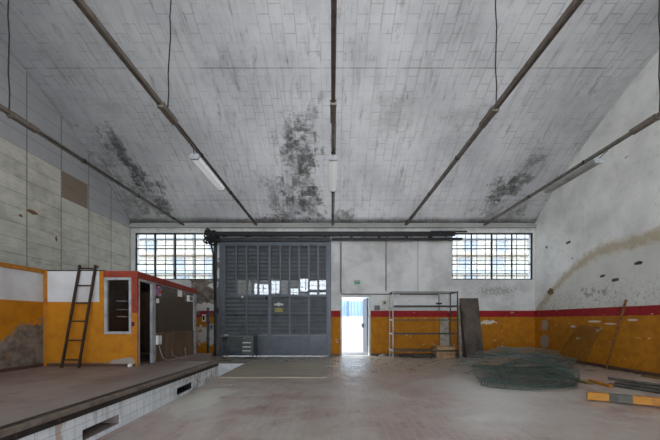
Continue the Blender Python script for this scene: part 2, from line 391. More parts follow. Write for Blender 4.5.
M['rail'] = worn('black greasy rail steel', (30,30,32), (20,20,21), (60,48,40), .5, .5)
M['rust'] = worn('rusty brown channel steel', (112,102,94), (92,80,70), (134,116,100), .6, .2, 9.0)
M['conduit'] = worn('galvanised conduit', (118,112,104), (96,88,78), (96,70,52), .5, .4, 9.0)
M['wire'] = worn('dark hanger wire', (52,50,50), (38,36,36), None, .6, .4)
M['ladder'] = worn('dark brown ladder steel', (52,34,26), (36,26,22), (84,56,38), .55, .2)
M['desk'] = worn('dark green grey desk steel', (78,84,84), (64,70,70), (92,90,86), .45, .1)
M['desk_top'] = worn('worn desk top', (104,108,106), (118,116,110), None, .5)
M['white_pl'] = worn('white plastic', (214,212,206), (196,192,184), None, .45)
M['lightgrey'] = worn('pale grey steel', (158,158,152), (132,132,126), (96,80,66), .45, .3)
M['rack'] = worn('dark rack steel', (66,66,60), (50,50,46), (84,72,56), .5, .35)
M['board'] = worn('weathered dark board', (88,76,64), (58,52,46), (36,33,30), .7, 0.0, 3.5, (.4,.62), (1,1,.5))
M['board2'] = worn('dark edge board', (66,58,50), (50,45,40), None, .7, 0.0, 4.0)
M['greypanel'] = worn('grey cement panel', (156,148,136), (124,116,104), (92,86,78), .75)
M['palewood'] = worn('pale dusty wood', (168,136,98), (140,112,82), (112,88,64), .7, 0.0, 5.0, (.4,.65), (3,1,1))
M['darkwood'] = worn('dark beam wood', (56,48,42), (44,38,34), None, .7)
M['oldplank'] = worn('old yellow brown plank', (122,96,46), (88,72,40), (60,50,36), .65, 0.0, 6.0)
M['orangeplank'] = worn('orange painted plank', (190,128,24), (164,104,18), (92,72,48), .55, 0.0, 5.0)
M['pole'] = worn('orange brown pole', (134,86,34), (98,62,26), (62,42,26), .55, 0.0, 8.0)
M['darkpipe'] = worn('dark grimy pipe steel', (98,94,86), (74,70,64), (110,88,68), .5, .4, 8.0)
M['mesh'] = worn('green coated wire', (64,84,76), (48,64,58), (100,110,106), .5, .3, 12.0)
M['meshgrey'] = worn('galvanised wire', (104,116,112), (78,88,86), None, .45, .4, 12.0)
M['rustmesh'] = worn('rusty brown wire', (84,74,50), (64,56,38), None, .6, .3)
M['plate'] = worn('scuffed steel floor plate', (172,162,146), (150,140,124), (186,176,158), .5, .1, 2.0, (.35,.65), (.5,2,1))
M['black'] = worn('black rubber', (22,22,22), (14,14,14), None, .7)
M['vent'] = worn('vent recess', (100,98,92), (78,76,70), None, .8)
M['edge'] = worn('dark steel nosing', (46,42,38), (34,31,29), (96,72,54), .55, .3)
M['edge2'] = worn('worn concrete lip', (120,108,98), (96,84,76), (70,60,52), .8)
M['darkred'] = worn('dark red switch', (96,24,20), (80,20,18), None, .5)
M['yellow'] = worn('faded yellow notice', (150,140,74), (128,118,60), None, .6)
M['beige'] = worn('beige enamel', (196,188,160), (172,164,140), None, .5)
M['slategrey'] = worn('dark slate enamel', (84,84,90), (66,66,72), None, .5)
M['paper'] = worn('paper', (214,212,208), (200,196,190), None, .8)
M['inside'] = worn('dark brown booth lining', (104,80,62), (82,62,48), None, .55, 0.0, 3.0, (.4,.6), (3,3,.4))
M['green'] = worn('green exit pictogram', (60,150,110), (50,130,96), None, .5)
M['house'] = None
def lower_panel():
    t = NT('brown laminate panel'); x, y, z, p = t.obj()
    n = t.noise(t.vec(t.op('MULTIPLY', x, 2.0), t.op('MULTIPLY', y, 3.0), t.op('MULTIPLY', z, .5)), 2.0, 6.0, .65)
    return t.done(t.mix(t.ss(n, .35, .65), (112,86,60), (82,62,46)), .32, 0.0)
M['laminate'] = lower_panel()
def glass(name, tint=(1,1,1,1), ior=1.5, refl=1.0, rough=.02):
    m = bpy.data.materials.new(name); m.use_nodes = True; t = m.node_tree; t.nodes.clear()
    o = t.nodes.new('ShaderNodeOutputMaterial'); a = t.nodes.new('ShaderNodeBsdfTransparent'); a.inputs[0].default_value = tint
    g = t.nodes.new('ShaderNodeBsdfGlossy'); g.inputs['Roughness'].default_value = rough; g.inputs[0].default_value = (refl,refl,refl,1)
    f = t.nodes.new('ShaderNodeFresnel'); f.inputs[0].default_value = ior; x = t.nodes.new('ShaderNodeMixShader')
    t.links.new(f.outputs[0], x.inputs[0]); t.links.new(a.outputs[0], x.inputs[1]); t.links.new(g.outputs[0], x.inputs[2]); t.links.new(x.outputs[0], o.inputs[0])
    return m
M['glass'] = glass('dusty window glass', (.86,.88,.88,1))
def dirty_pane():
    t = NT('brown dusty booth pane'); x, y, z, p = t.obj()
    n = t.noise(t.vec(x, t.op('MULTIPLY', y, 7.0), t.op('MULTIPLY', z, .4)), 2.0, 5.0, .6)
    col = t.mix(t.ss(n, .35, .65), (100,86,70), (74,64,54))
    t.done(col, .2); tr = t.n.new('ShaderNodeBsdfTransparent'); tr.inputs[0].default_value = (.8,.74,.66,1)
    mx = t.n.new('ShaderNodeMixShader'); mx.inputs[0].default_value = .7; out = t.n['Material Output']
    t.t.links.new(tr.outputs[0], mx.inputs[1]); t.t.links.new(t.b.outputs[0], mx.inputs[2]); t.t.links.new(mx.outputs[0], out.inputs['Surface'])
    return t.m
M['dirty_pane'] = dirty_pane()
M['gate_glass'] = glass('gate pane glass', (.95,.96,.97,1), 1.75)
M['booth_glass'] = glass('dirty booth glass', (.85,.83,.8,1), 1.3, .9)
def diffuser():
    t = NT('lit prismatic diffuser'); t.b.inputs['Emission Color'].default_value = (.95,.98,1,1); t.b.inputs['Emission Strength'].default_value = LAMP
    return t.done((225,228,228), .25)
LAMP = .12
M['diffuser'] = diffuser()
def facade():
    t = NT('cream facade'); x, y, z, p = t.pos(); n = t.noise(p, .4, 4.0, .6)
    b = t.mix(n, (158,154,146), (146,143,137))
    return t.done(b, .8)
M['house'] = facade()
M['shutter'] = worn('pale shutter', (122,128,136), (112,118,126), None, .6)
M['brownroof'] = worn('brown eaves', (140,128,116), (128,116,106), None, .7)
M['bluefence'] = worn('pale blue sheet steel', (104,128,158), (94,118,148), None, .5, 0.0, 1.0)
M['bluepost'] = worn('blue grey post', (90,108,132), (80,98,122), None, .5)
M['whitewash'] = worn('white street wall', (150,152,154), (138,140,142), None, .8, 0.0, .6)
def ground():
    t = NT('pale street concrete'); x, y, z, p = t.pos(); n = t.noise(p, 1.2, 6.0, .6)
    b = t.mix(n, (86,85,82), (112,109,104))
    return t.done(t.mix(t.ss(y, 17.5, 19.0), b, (122,110,94)), .8)
M['ground'] = ground()

# ------------------------------------------------------------------ room shell
PX = -2.57                       # platform face
PITX0, PITX1, PITY0, PITY1 = -3.4, -.155, 7.48, 9.86
fl = MB()
for x0, x1, y0, y1 in ((XL, XR, YR, PITY0), (XL, PITX0, PITY0, BW), (PITX1, XR, PITY0, BW), (PITX0, PITX1, PITY1, BW)):
    fl.box(x0, x1, y0, y1, -.08, 0)
struct(fl.build('floor', M['floor']), 'dusty red paver floor of the hall', 'floor')
pit = MB()
pit.box(PITX0, PITX1, PITY1, PITY1+.06, -1.4, -.081).box(PITX0, PITX1, PITY0-.06, PITY0, -1.4, -.081)
pit.box(PITX0-.06, PITX0, PITY0-.06, PITY1+.06, -1.4, -.081).box(PITX1, PITX1+.06, PITY0-.06, PITY1+.06, -1.4, -.081)
pit.box(PITX0-.06, PITX1+.06, PITY0-.06, PITY1+.06, -1.46, -1.4)
pit.box(PITX0+.001, PITX1-.001, PITY1-.012, PITY1-.001, -1.39, -.001)
struct(pit.build('trim_pit', M['pit_tile']), 'white tiled pit under the floor plate', 'pit')

def pz(y): return .43 - .012*(y-2.5)
pl = MB()
PE = 7.44; PB = 9.5; PXN = -3.45
def slab(x0, x1, y0, y1):
    pl.hexa([(x0,y0,.0),(x1,y0,.0),(x1,y1,.0),(x0,y1,.0),(x0,y0,pz(y0)),(x1,y0,pz(y0)),(x1,y1,pz(y1)),(x0,y1,pz(y1))])
VENTS = [(1.1,1.75), (3.4,4.0), (5.47,6.06)]
VZ0, VZ1 = .05, .165
slab(XL, PX-.3, YR, PE); slab(XL, PXN, PE, PB)
# outer strip of the platform, left open at the vents
cuts = [YR] + [v for ab in VENTS for v in ab] + [PE]
for i in range(0, len(cuts), 2): slab(PX-.3, PX-.012, cuts[i], cuts[i+1])
for a, b in VENTS:
    pl.hexa([(PX-.3,a,VZ1),(PX-.012,a,VZ1),(PX-.012,b,VZ1),(PX-.3,b,VZ1),(PX-.3,a,pz(a)),(PX-.012,a,pz(a)),(PX-.012,b,pz(b)),(PX-.3,b,pz(b))])
    pl.box(PX-.3, PX-.012, a, b, 0, VZ0)
struct(pl.build('floor_platform', M['platform']), 'raised dusty brown platform along the left side', 'platform')
vr = MB()  # black sheets added in the vents, shade put in as colour
for a, b in VENTS: vr.box(PX-.299, PX-.292, a, b, VZ0, VZ1)
a, b = VENTS[2]
vr.box(PX-.29, PX-.013, a+.001, b-.001, VZ0+.001, VZ0+.006).box(PX-.29, PX-.013, b-.006, b-.001, VZ0+.006, VZ1-.001).box(PX-.29, PX-.013, a+.001, b-.006, VZ1-.006, VZ1-.001)
struct(vr.build('trim_8', M['black']), 'black sheets standing in for the shade inside the platform vents', 'vent')
tl = MB()
for i in range(0, len(cuts), 2):
    a, b = cuts[i], cuts[i+1]
    tl.hexa([(PX-.012,a,0),(PX,a,0),(PX,b,0),(PX-.012,b,0),(PX-.012,a,pz(a)-.1),(PX,a,pz(a)-.1),(PX,b,pz(b)-.1),(PX-.012,b,pz(b)-.1)])
for a, b in VENTS:
    tl.hexa([(PX-.012,a,VZ1),(PX,a,VZ1),(PX,b,VZ1),(PX-.012,b,VZ1),(PX-.012,a,pz(a)-.1),(PX,a,pz(a)-.1),(PX,b,pz(b)-.1),(PX-.012,b,pz(b)-.1)])
    tl.box(PX-.012, PX, a, b, 0, VZ0)
struct(tl.build('trim_1', M['tile']), 'white glazed tiles cladding the platform side', 'tiles')
lip = MB()
def lipbar(x0, x1, za, zb, y0=YR, y1=PE):
    b_ = MB(); lip.hexa([(x0,y0,pz(y0)+za),(x1,y0,pz(y0)+za),(x1,y1,pz(y1)+za),(x0,y1,pz(y1)+za),(x0,y0,pz(y0)+zb),(x1,y0,pz(y0)+zb),(x1,y1,pz(y1)+zb),(x0,y1,pz(y1)+zb)])
lipbar(PX-.012, PX+.012, -.1, -.045); lipbar(PX-.13, PX-.05, -.02, .006)
struct(lip.build('trim_2', M['edge']), 'dark steel strips of the platform edge', 'edge trim')
lip = MB(); lipbar(PX-.049, PX+.004, -.044, .003)
struct(lip.build('trim_3', M['edge2']), 'worn concrete lip of the platform', 'edge trim')

# vault, with an outer skin so that it has thickness
vb = MB(); NS = 72; ys = [Y0 + RC*math.sin(-TH1 + 2*TH1*i/NS) for i in range(NS+1)]
verts = []
for y in ys: verts += [(XL, y, vault_z(y)), (XR, y, vault_z(y))]
me = bpy.data.meshes.new('ceiling'); me.from_pydata(verts, [], [(2*i, 2*i+1, 2*i+3, 2*i+2) for i in range(NS)])
uvl = me.uv_layers.new(name='vault')
for p in me.polygons:
    p.use_smooth = True
    for li in p.loop_indices:
        co = me.vertices[me.loops[li].vertex_index].co
        uvl.data[li].uv = (co.x, RC*(TH1 - math.asin(max(-1,min(1,(co.y-Y0)/RC)))))
me.materials.append(M['ceiling'])
co = bpy.data.objects.new('ceiling', me); C.objects.link(co); struct(co, 'whitewashed tiled barrel vault with damp stains', 'ceiling')
sol = co.modifiers.new('skin', 'SOLIDIFY'); sol.thickness = .18; sol.offset = 1.0
arc = [(y, vault_z(y)) for y in ys]
struct(MB().prism([(YR,-.08)] + arc + [(BW,-.08)], lambda u,v,t: (t,u,v), XL-.15, XL).build('wall_left', M['wall_left']), 'pale concrete block wall on the left', 'wall')
struct(MB().prism([(YR,-.08)] + arc + [(BW,-.08)], lambda u,v,t: (t,u,v), XR, XR+.15).build('wall_right', M['wall_right']), 'whitewashed right wall with red and orange bands', 'wall')

def wall_with_holes(y0, y1, x0, x1, z0, z1, holes):
    mb = MB(); xs = sorted({x0, x1} | {h[0] for h in holes} | {h[1] for h in holes}); zs = sorted({z0, z1} | {h[2] for h in holes} | {h[3] for h in holes})
    for a, b in zip(xs, xs[1:]):
        run = None
        for c, d in zip(zs, zs[1:]):
            mx, mz = (a+b)/2, (c+d)/2
            if any(h[0] < mx < h[1] and h[2] < mz < h[3] for h in holes):
                if run: mb.box(a, b, y0, y1, *run); run = None
            else: run = (run[0], d) if run else (c, d)
        if run: mb.box(a, b, y0, y1, *run)
    return mb
WZ0, WZ1 = 2.77, 4.47
W1 = (-7.17, -4.29, WZ0, WZ1); W2 = (4.36, 7.31, WZ0, WZ1)
DOOR = (.31, 1.4, -.08, 2.2); GATE = (-3.95, -.12, -.08, 4.1)
struct(wall_with_holes(BW, BW+.3, XL-.15, XR+.15, -.08, 4.9, [W1, W2, DOOR, GATE]).build('wall_back', M['wall_back']), 'back wall with gate, doorway and two windows', 'wall')
RW = [(-7.1,-.35,3.55,4.72), (.3,7.1,3.55,4.72), (-3.6,3.6,-.08,3.3)]
struct(wall_with_holes(YR-.3, YR, XL-.15, XR+.15, -.08, 4.9, RW).build('wall_rear', M['wall_rear']), 'rear wall behind the camera', 'wall')

# skirting along the right wall and the back wall
struct(MB().box(XR-.02, XR, YR, BW, 0, .09).build('baseboard_right', M['skirt']))
struct(MB().box(1.42, XR-.02, BW-.02, BW, 0, .08).build('baseboard_back', M['skirt']))
# ledge under the vault on the back wall
struct(MB().box(XL, XR, BW-.1, BW, 4.64, 4.76).build('trim_4', M['cream']), 'plaster ledge at the foot of the vault', 'ledge')

# windows: steel frame, glass, outer grille
def window(name, W, label, y=BW):
    x0, x1, z0, z1 = W; root = sgroup(name, ((x0+x1)/2, y, z0), label, 'window')
    fr = MB(); yy0, yy1 = y+.05, y+.09
    for i in range(5):
        x = x0 + (x1-x0)*i/4; w = .028 if i == 2 else .02
        x = min(max(x, x0+w), x1-w); fr.box(x-w, x+w, yy0, yy1, z0, z1)
    for i in range(4):
        z = z0 + (z1-z0)*i/3; w = .018; z = min(max(z, z0+w), z1-w); fr.box(x0, x1, yy0+.004, yy1-.004, z-w, z+w)
    fr.build('window_frame', M['rail'], root)
    MB().box(x0, x1, y+.065, y+.069, z0, z1).build('pane', M['glass'], root)
    gr = MB()
    for i in range(4):
        for q in (.38, .8):
            x = x0 + (x1-x0)*(i+q)/4; gr.box(x-.011, x+.011, y+.24, y+.262, z0, z1)
    for i in range(3):
        for q in (.3, .66):
            z = z0 + (z1-z0)*(i+q)/3; gr.box(x0, x1, y+.262, y+.28, z-.011, z+.011)
    gr.build('security_grille', M['gate'], root)
    MB().box(x0+.03, x0+.03+.02, y+.03, y+.05, z0+.1, z0+.22).box((x0+x1)/2-.05, (x0+x1)/2-.02, y+.02, y+.05, z0+.15, z0+.3).build('latch', M['rail'], root)
    return root
window('window_1', W1, 'gridded steel window above the booth'); window('window_2', W2, 'gridded steel window above the leaning boards')
for k, W in enumerate(RW[:2]):
    fr = MB(); x0, x1, z0, z1 = W
    for i in range(9):
        x = x0 + (x1-x0)*i/8; fr.box(x-.03, x+.03, YR-.12, YR-.08, z0, z1)
    for i in range(4):
        z = z0 + (z1-z0)*i/3; fr.box(x0, x1, YR-.12, YR-.08, z-.02, z+.02)
    struct(fr.build('window_%d' % (k+3), M['gate_dark']))

# ------------------------------------------------------------------ exit doorway
dr = sgroup('door_1', (DOOR[0], BW, 0), 'pale blue metal door standing open in the bright doorway', 'door')
MB().box(DOOR[0], DOOR[0]+.05, BW-.015, BW+.31, 0, 2.2).box(DOOR[1]-.05, DOOR[1], BW-.015, BW+.31, 0, 2.2).box(DOOR[0]+.05, DOOR[1]-.05, BW-.015, BW+.31, 2.15, 2.2).build('door_frame', M['lightgrey'], dr)
MB().hexa([(1.30,BW+.32,.03),(1.35,BW+.32,.03),(1.30,BW+1.3,.03),(1.25,BW+1.3,.03),(1.30,BW+.32,2.12),(1.35,BW+.32,2.12),(1.30,BW+1.3,2.12),(1.25,BW+1.3,2.12)]).build('door_leaf', M['gate'], dr)
MB().box(1.2,1.26,BW+1.1,BW+1.2,1.0,1.16).tube([(1.25,BW+1.15,1.1),(1.14,BW+1.15,1.1),(1.14,BW+1.05,1.1)], .012).build('door_handle', M['gate_dark'], dr)

# ------------------------------------------------------------------ outside
struct(MB().box(-40, 40, BW+.3, 60, -.1, -.005).build('ground_street', M['ground']), 'pale street concrete beyond the doorway', 'ground')
fw = thing('street_wall', (1.5,21,0), 'white street wall topped with pale blue steel sheets seen through the doorway', 'wall')
MB().box(-8, 12, 21, 21.25, 0, 1.55).build('wall_base', M['whitewash'], fw)
fs = MB()
for i in range(100):
    x = -8+.2*i; fs.hexa([(x,21.06,1.55),(x+.1,21.02,1.55),(x+.2,21.06,1.55),(x+.1,21.12,1.55),(x,21.06,2.5),(x+.1,21.02,2.5),(x+.2,21.06,2.5),(x+.1,21.12,2.5)])
fs.build('sheet_panel', M['bluefence'], fw)
for i in range(20):
    MB().box(-8+1.0*i, -7.95+1.0*i, 20.96, 21.01, 1.5, 2.58).build('post', M['bluepost'], fw)
ho = thing('apartment_house', (0,30,0), 'pale apartment house glimpsed through the gridded windows', 'building')
MB().box(-20, 20, 30, 38, 0, 9.9).build('facade', M['house'], ho)
for k in range(5):
    z = 2.4 + 1.55*k
    MB().box(-20, 20, 29.5, 30, z, z+.22).build('ledge', M['brownroof'] if k % 2 else M['shutter'], ho)
for k in range(4):
    for j in range(-6, 7):
        if (j*3+k) % 4 == 0: continue
        x = j*2.9 + .4*(k % 2); z = 2.9 + 1.55*k
        MB().box(x, x+1.1, 29.93, 29.999, z, z+.95).build('shutter', M['shutter'], ho)

# ------------------------------------------------------------------ big louvred gate
GY = 11.86
def gx(px): return (px-CX)*GY/F
def gzz(py): return EYE + (CY-py)*GY/F
gate = thing('louvred_gate', (gx(275),GY,0), 'large grey louvred steel gate filling the left half of the back wall', 'gate')
X0, X1 = gx(219.5), gx(331); ZT = gzz(241); ZB = .012
MB().box(X0, gx(224), GY-.03, GY+.06, ZB, ZT).box(gx(327.5), X1, GY-.03, GY+.06, ZB, ZT).box(gx(224), gx(327.5), GY-.03, GY+.06, gzz(246), ZT).build('gate_frame', M['gate'], gate, bevel=.008)
vx = [224.5, 236.5, 246.7, 258.2, 269.8, 280.5, 289.8, 299.3, 308.8, 318.2, 327.2]
ZM = gzz(295.5)
for i, v in enumerate(vx):
    w = .05 if i in (0, 4, 10) else .034
    MB().box(gx(v)-w, gx(v)+w, GY-.02, GY+.04, ZM+.041, gzz(246)-.001).build('stile', M['gate'], gate)
for i in (0, 2, 4, 6, 8, 10):
    w = .055 if i == 4 else .03
    MB().box(gx(vx[i])-w, gx(vx[i])+w, GY-.02, GY+.04, ZB+.04, ZM-.041).build('stile', M['gate'], gate)
MB().box(gx(224), gx(327.5), GY-.035, GY+.05, ZM-.04, ZM+.04).build('middle_rail', M['gate'], gate)
MB().box(gx(224), gx(327.5), GY-.015, GY+.03, ZB, ZB+.04).build('bottom_rail', M['gate'], gate)
MB().box(gx(224), gx(327.5), GY-.012, GY+.03, gzz(316), gzz(314.6)).build('lower_rail', M['gate_dark'], gate)
ZP = gzz(335)
low = [224.5, 246.7, 269.8, 289.8, 308.8, 327.2]
for a, b in zip(low, low[1:]):
    MB().box(gx(a)+.03, gx(b)-.03, GY-.004, GY+.02, ZB+.04, ZP).build('solid_panel', M['gate'], gate, bevel=.006)
    MB().box(gx(a)+.005, gx(b)-.005, GY+.07, GY+.08, ZP, ZM).build('light_stop_sheet', M['gap_shade'], gate)  # added dark sheet, paints the shade seen between the lower slats
    s_ = MB(); z = ZP+.03
    while z < ZM-.06:
        s_.hexa([(gx(a)+.03,GY-.01,z),(gx(b)-.03,GY-.01,z),(gx(b)-.03,GY+.005,z),(gx(a)+.03,GY+.005,z),(gx(a)+.03,GY+.03,z+.1),(gx(b)-.03,GY+.03,z+.1),(gx(b)-.03,GY+.045,z+.1),(gx(a)+.03,GY+.045,z+.1)])
        z += .143
    s_.build('louvre_panel', M['slat'], gate)
for i, (a, b) in enumerate(zip(vx, vx[1:])):
    s_ = MB(); z = ZM+.03; xa, xb = gx(a)+.03, gx(b)-.03
    while z < gzz(246)-.02:
        s_.hexa([(xa,GY+.05,z),(xb,GY+.05,z),(xb,GY+.062,z),(xa,GY+.062,z),(xa,GY+.08,z+.1),(xb,GY+.08,z+.1),(xb,GY+.092,z+.1),(xa,GY+.092,z+.1)])
        z += .143
    s_.build('louvre_panel', M['slat'], gate)
    if i == 0: zt = 0
    MB().box(gx(a)+.005, gx(b)-.005, GY+.125, GY+.135, ZM, gzz(245)).build('light_stop_sheet', M['gap_shade'], gate)  # added sheet blocks daylight leaking past the slats and darkens the gaps
    if i == 0: continue
    zt = gzz(279.5) + random.uniform(-.04, .06); tx = random.uniform(-.006, .006); tz = random.uniform(-.004, .004)
    if i == 5: tx = .05
    MB().hexa([(xa,GY+.02-tx-tz,ZM+.03),(xb,GY+.02+tx-tz,ZM+.03),(xb,GY+.024+tx-tz,ZM+.03),(xa,GY+.024-tx-tz,ZM+.03),
               (xa,GY+.02-tx+tz,zt),(xb,GY+.02+tx+tz,zt),(xb,GY+.024+tx+tz,zt),(xa,GY+.024-tx+tz,zt)]).build('pane', M['gate_glass'], gate)
MB().tube([(gx(267)-.02,GY-.03,gzz(297)),(gx(267)-.02,GY-.1,gzz(297)),(gx(267)+.05,GY-.1,gzz(297))], .022).tube([(gx(267),GY-.03,gzz(297)-.06),(gx(267),GY-.06,gzz(297)-.06)], .045, 12).build('lock', M['black'], gate)
MB().box(gx(274.5), gx(283.5), GY-.05, GY-.02, gzz(305.3), gzz(303.6)).box(gx(277.5), gx(280.5), GY-.05, GY-.02, gzz(306), gzz(302.8)).build('handle_plate', M['white_pl'], gate, bevel=.004)
MB().box(gx(275), gx(283), GY-.03, GY-.02, gzz(312), gzz(308)).build('notice_plate', M['yellow'], gate)
MB().tube([(gx(242.5),GY-.04,gzz(297)),(gx(242.5),GY-.0,gzz(297))], .04, 12).build('reflector', M['paper'], gate)
# jamb post left of the gate
tag(MB().box(gx(213.8), gx(216.2), BW-.16, BW-.04, 0, 4.18).build('steel_post', M['gate_dark'], bevel=.01), 'dark steel post standing against the left edge of the gate', 'post')

# overhead sliding rails
def zat(py, d): return EYE + (CY-py)*d/F
ra = thing('gate_rail', (0,11.7,zat(234,11.7)), 'long black upper sliding rail running above the gate towards the right window', 'rail')
d = 11.62
MB().box((212-CX)*d/F, (455-CX)*d/F, d-.05, d+.05, zat(236.0,d), zat(231.8,d)).build('track', M['rail'], ra)
MB().box((430-CX)*d/F, (466-CX)*d/F, d-.1, d-.055, zat(232.8,d), zat(231.3,d)).build('track_extension', M['gate_dark'], ra)
for px in (222, 246, 270, 300, 325, 352, 380, 408, 432):
    x = (px-CX)*d/F; MB().box(x-.03, x+.03, d+.051, BW-.001, zat(236.5,d), zat(231.5,d)).build('bracket', M['rail'], ra)
rb = thing('gate_rail', (2,11.7,zat(239,11.7)), 'shorter black lower sliding rail crossing the corner of the right window', 'rail')
MB().box((331.5-CX)*d/F, (462-CX)*d/F, d-.05, d+.05, zat(240.3,d), zat(238,d)).build('track', M['rail'], rb)
for px in (341, 364, 387, 411, 432, 446):
    x = (px-CX)*d/F; MB().box(x-.015, x+.015, d-.02, d+.02, zat(238,d)+.001, zat(236.2,d)-.001).build('hanger', M['rail'], rb)
rc = thing('gate_header', (gx(275),11.7,zat(239,11.7)), 'dark grey steel header with roller pipe right above the gate', 'header')
MB().box((219-CX)*d/F, (331-CX)*d/F, d+.06, d+.16, zat(240.6,d), zat(237.6,d)).build('channel', M['gate_dark'], rc)
MB().tube([((222-CX)*d/F, d+.02, zat(237.6,d)), ((330-CX)*d/F, d+.02, zat(237.6,d))], .03, 10).build('pipe', M['slategrey'], rc)
# tangle of black cable at the left end of the rail
cb = MB(); random.seed(5)
for k in range(26):
    c = Vector(((211.5-CX)*d/F + random.uniform(-.14,.16), d-.02+random.uniform(-.03,.05), zat(235,d)+random.uniform(-.26,.14))); r = random.uniform(.05,.13); ph = random.random()*6.28; tl_ = random.uniform(-.8,.8)
    cb.tube([c + Vector((math.cos(ph+q*.63)*r, .05*math.sin(q*1.3+k)+math.sin(ph+q*.63)*r*.2*tl_, math.sin(ph+q*.63)*r*.85)) for q in range(9)], .028, 6)
cb.tube([((209.5-CX)*d/F,d,zat(238,d)),((211-CX)*d/F,d+.02,zat(246,d)),((213-CX)*d/F,d+.08,zat(256,d)),((212.5-CX)*d/F,d+.1,zat(266,d)),((213.3-CX)*d/F,d+.15,zat(300,d))], .03, 6)
tag(cb.build('cable_tangle', M['black'], smooth=True), 'tangle of black cable hanging at the upper left corner of the gate', 'cable')

# ------------------------------------------------------------------ fittings on the back wall left of the gate
def wallbox(name, px, py, w, h, dep, label, mat, cat, d=BW, detail=True):
    c = at(px, py, d); t = thing(name, (c.x, d, c.z), label, cat)
    MB().box(c.x-w/2, c.x+w/2, d-dep, d-.001, c.z-h/2, c.z+h/2).build('housing', M[mat], t, bevel=.006)
    if detail: MB().box(c.x-w*.25, c.x+w*.25, d-dep-.012, d-dep+.001, c.z-h*.3, c.z+h*.3).build('cover', M['black'] if mat == 'white_pl' else M['slategrey'], t)
    return t
wallbox('switch_box', 204.5, 318, .12, .26, .08, 'white switch box on the red and orange wall beside the booth', 'white_pl', 'switch')
wallbox('socket_box', 212.2, 327, .13, .24, .08, 'grey socket box low on the wall left of the gate', 'alu', 'socket')
p_ = at(208, 330, BW-.04)
cn = thing('conduit', (p_.x, p_.y, .36), 'grey vertical pipe running down the peeling wall left of the gate', 'pipe')
MB().tube([(p_.x, p_.y, .02), (p_.x, p_.y, 1.75)], .045, 10).build('tube', M['gate'], cn, smooth=True)
MB().box(p_.x-.07, p_.x+.07, p_.y-.02, BW-.001, 1.2, 1.24).box(p_.x-.07, p_.x+.07, p_.y-.02, BW-.001, .6, .64).build('clip', M['gate_dark'], cn)
wallbox('junction_box', 216.8, 311, .14, .16, .12, 'small black box fixed at the gate edge', 'gate_dark', 'box', 11.8, False)

# conduits on the back wall right of the gate
def run_conduit(pxs, label, r=.018, mat='conduit', d=BW-.019):
    pts = [at(a, b, d) for a, b in pxs]; o = MB().tube(pts, r, 8).build('conduit', M[mat]); return tag(o, label, 'conduit')
run_conduit([(341,241.5),(341,293.5)], 'vertical grey conduit between gate and doorway', mat='gate', r=.018)
run_conduit([(341.8,294.2),(395,294.2)], 'horizontal grey conduit above the doorway', mat='gate', r=.018)
run_conduit([(386,241),(386,291)], 'vertical rusty conduit dropping from the rail to the rack', mat='rust', r=.018)
cc = thing('conduit', tuple(at(439,312,BW-.03)), 'short rusty pipe with a valve on the wall behind the rack', 'pipe')
MB().tube([at(400,294.5,BW-.03), at(437.5,294.5,BW-.03), at(439,295.5,BW-.03), at(439,312,BW-.03)], .018, 8).build('tube', M['rust'], cc)
q = at(439,303.5,BW-.06); MB().box(q.x-.1,q.x+.1,q.y-.03,q.y+.03,q.z-.03,q.z+.03).build('valve', M['gate_dark'], cc)

# emergency lamp, plates and box beside the door
el = thing('emergency_lamp', tuple(at(357,284,BW)), 'small white and green emergency lamp above the doorway', 'lamp')
q = at(357,283.5,BW); MB().box(q.x-.13,q.x+.13,q.y-.07,q.y-.001,q.z-.05,q.z+.07).build('housing', M['white_pl'], el, bevel=.01)
MB().box(q.x-.1,q.x+.1,q.y-.078,q.y-.0705,q.z-.03,q.z+.05).build('pictogram', M['green'], el)
MB().tube([(q.x-.06,q.y-.03,q.z-.05),(q.x-.02,q.y-.04,q.z-.13),(q.x+.06,q.y-.03,q.z-.17)], .012, 6).build('cable', M['white_pl'], el)
MB().tube([(q.x-.11,q.y-.05,q.z+.075),(q.x+.11,q.y-.05,q.z+.075)], .02, 8).build('hood', M['gate_dark'], el)
sp = thing('switch_plate', tuple(at(377,308,BW)), 'dark double switch plate beside the doorway', 'switch')
for px in (375.6, 378.6):
    q = at(px,307.8,BW); MB().box(q.x-.048,q.x+.048,q.y-.035,q.y-.001,q.z-.085,q.z+.085).build('plate', M['slategrey'], sp, bevel=.005)
wallbox('fuse_box', 384.3, 302.8, .17, .17, .07, 'beige fuse box on the wall between doorway and rack', 'beige', 'box')
wallbox('socket_box', 383.3, 309, .14, .08, .05, 'small beige socket under the fuse box by the rack', 'beige', 'socket', detail=False)

# ------------------------------------------------------------------ left partition
PXL = -5.74; PFY = 6.55; ZTOP = 2.3
pw = struct(MB().hexa([(PXL-.1,YR,pz(YR)),(PXL,YR,pz(YR)),(PXL,6.64,pz(6.64)),(PXL-.1,6.64,pz(6.64)),(PXL-.1,YR,2.22),(PXL,YR,2.22),(PXL,6.64,2.22),(PXL-.1,6.64,2.22)]).build('wall_left_partition', M['part_y']), 'low white and orange partition with bare plaster at the left edge', 'wall')
struct(MB().box(PXL-.12, PXL+.03, YR, 6.56, 2.222, 2.3).build('trim_5', M['orange']), 'orange beam on top of the left partition', 'trim')
struct(MB().box(PXL-.02, PXL+.09, 6.56, 6.66, pz(6.6), 2.3).build('trim_6', M['orange']), 'orange post at the partition corner', 'trim')
BX0 = (104.3-CX)*PFY/F; BXC = (137.2-CX)*PFY/F
struct(MB().box(PXL+.092, BX0-.001, PFY, PFY+.1, pz(PFY), 2.27).build('wall_front_partition', M['part_x']), 'white over orange partition behind the ladder', 'wall')
struct(MB().box(PXL+.092, BX0-.001, PFY-.015, PFY+.1, 2.271, 2.29).build('trim_7', M['edge']))
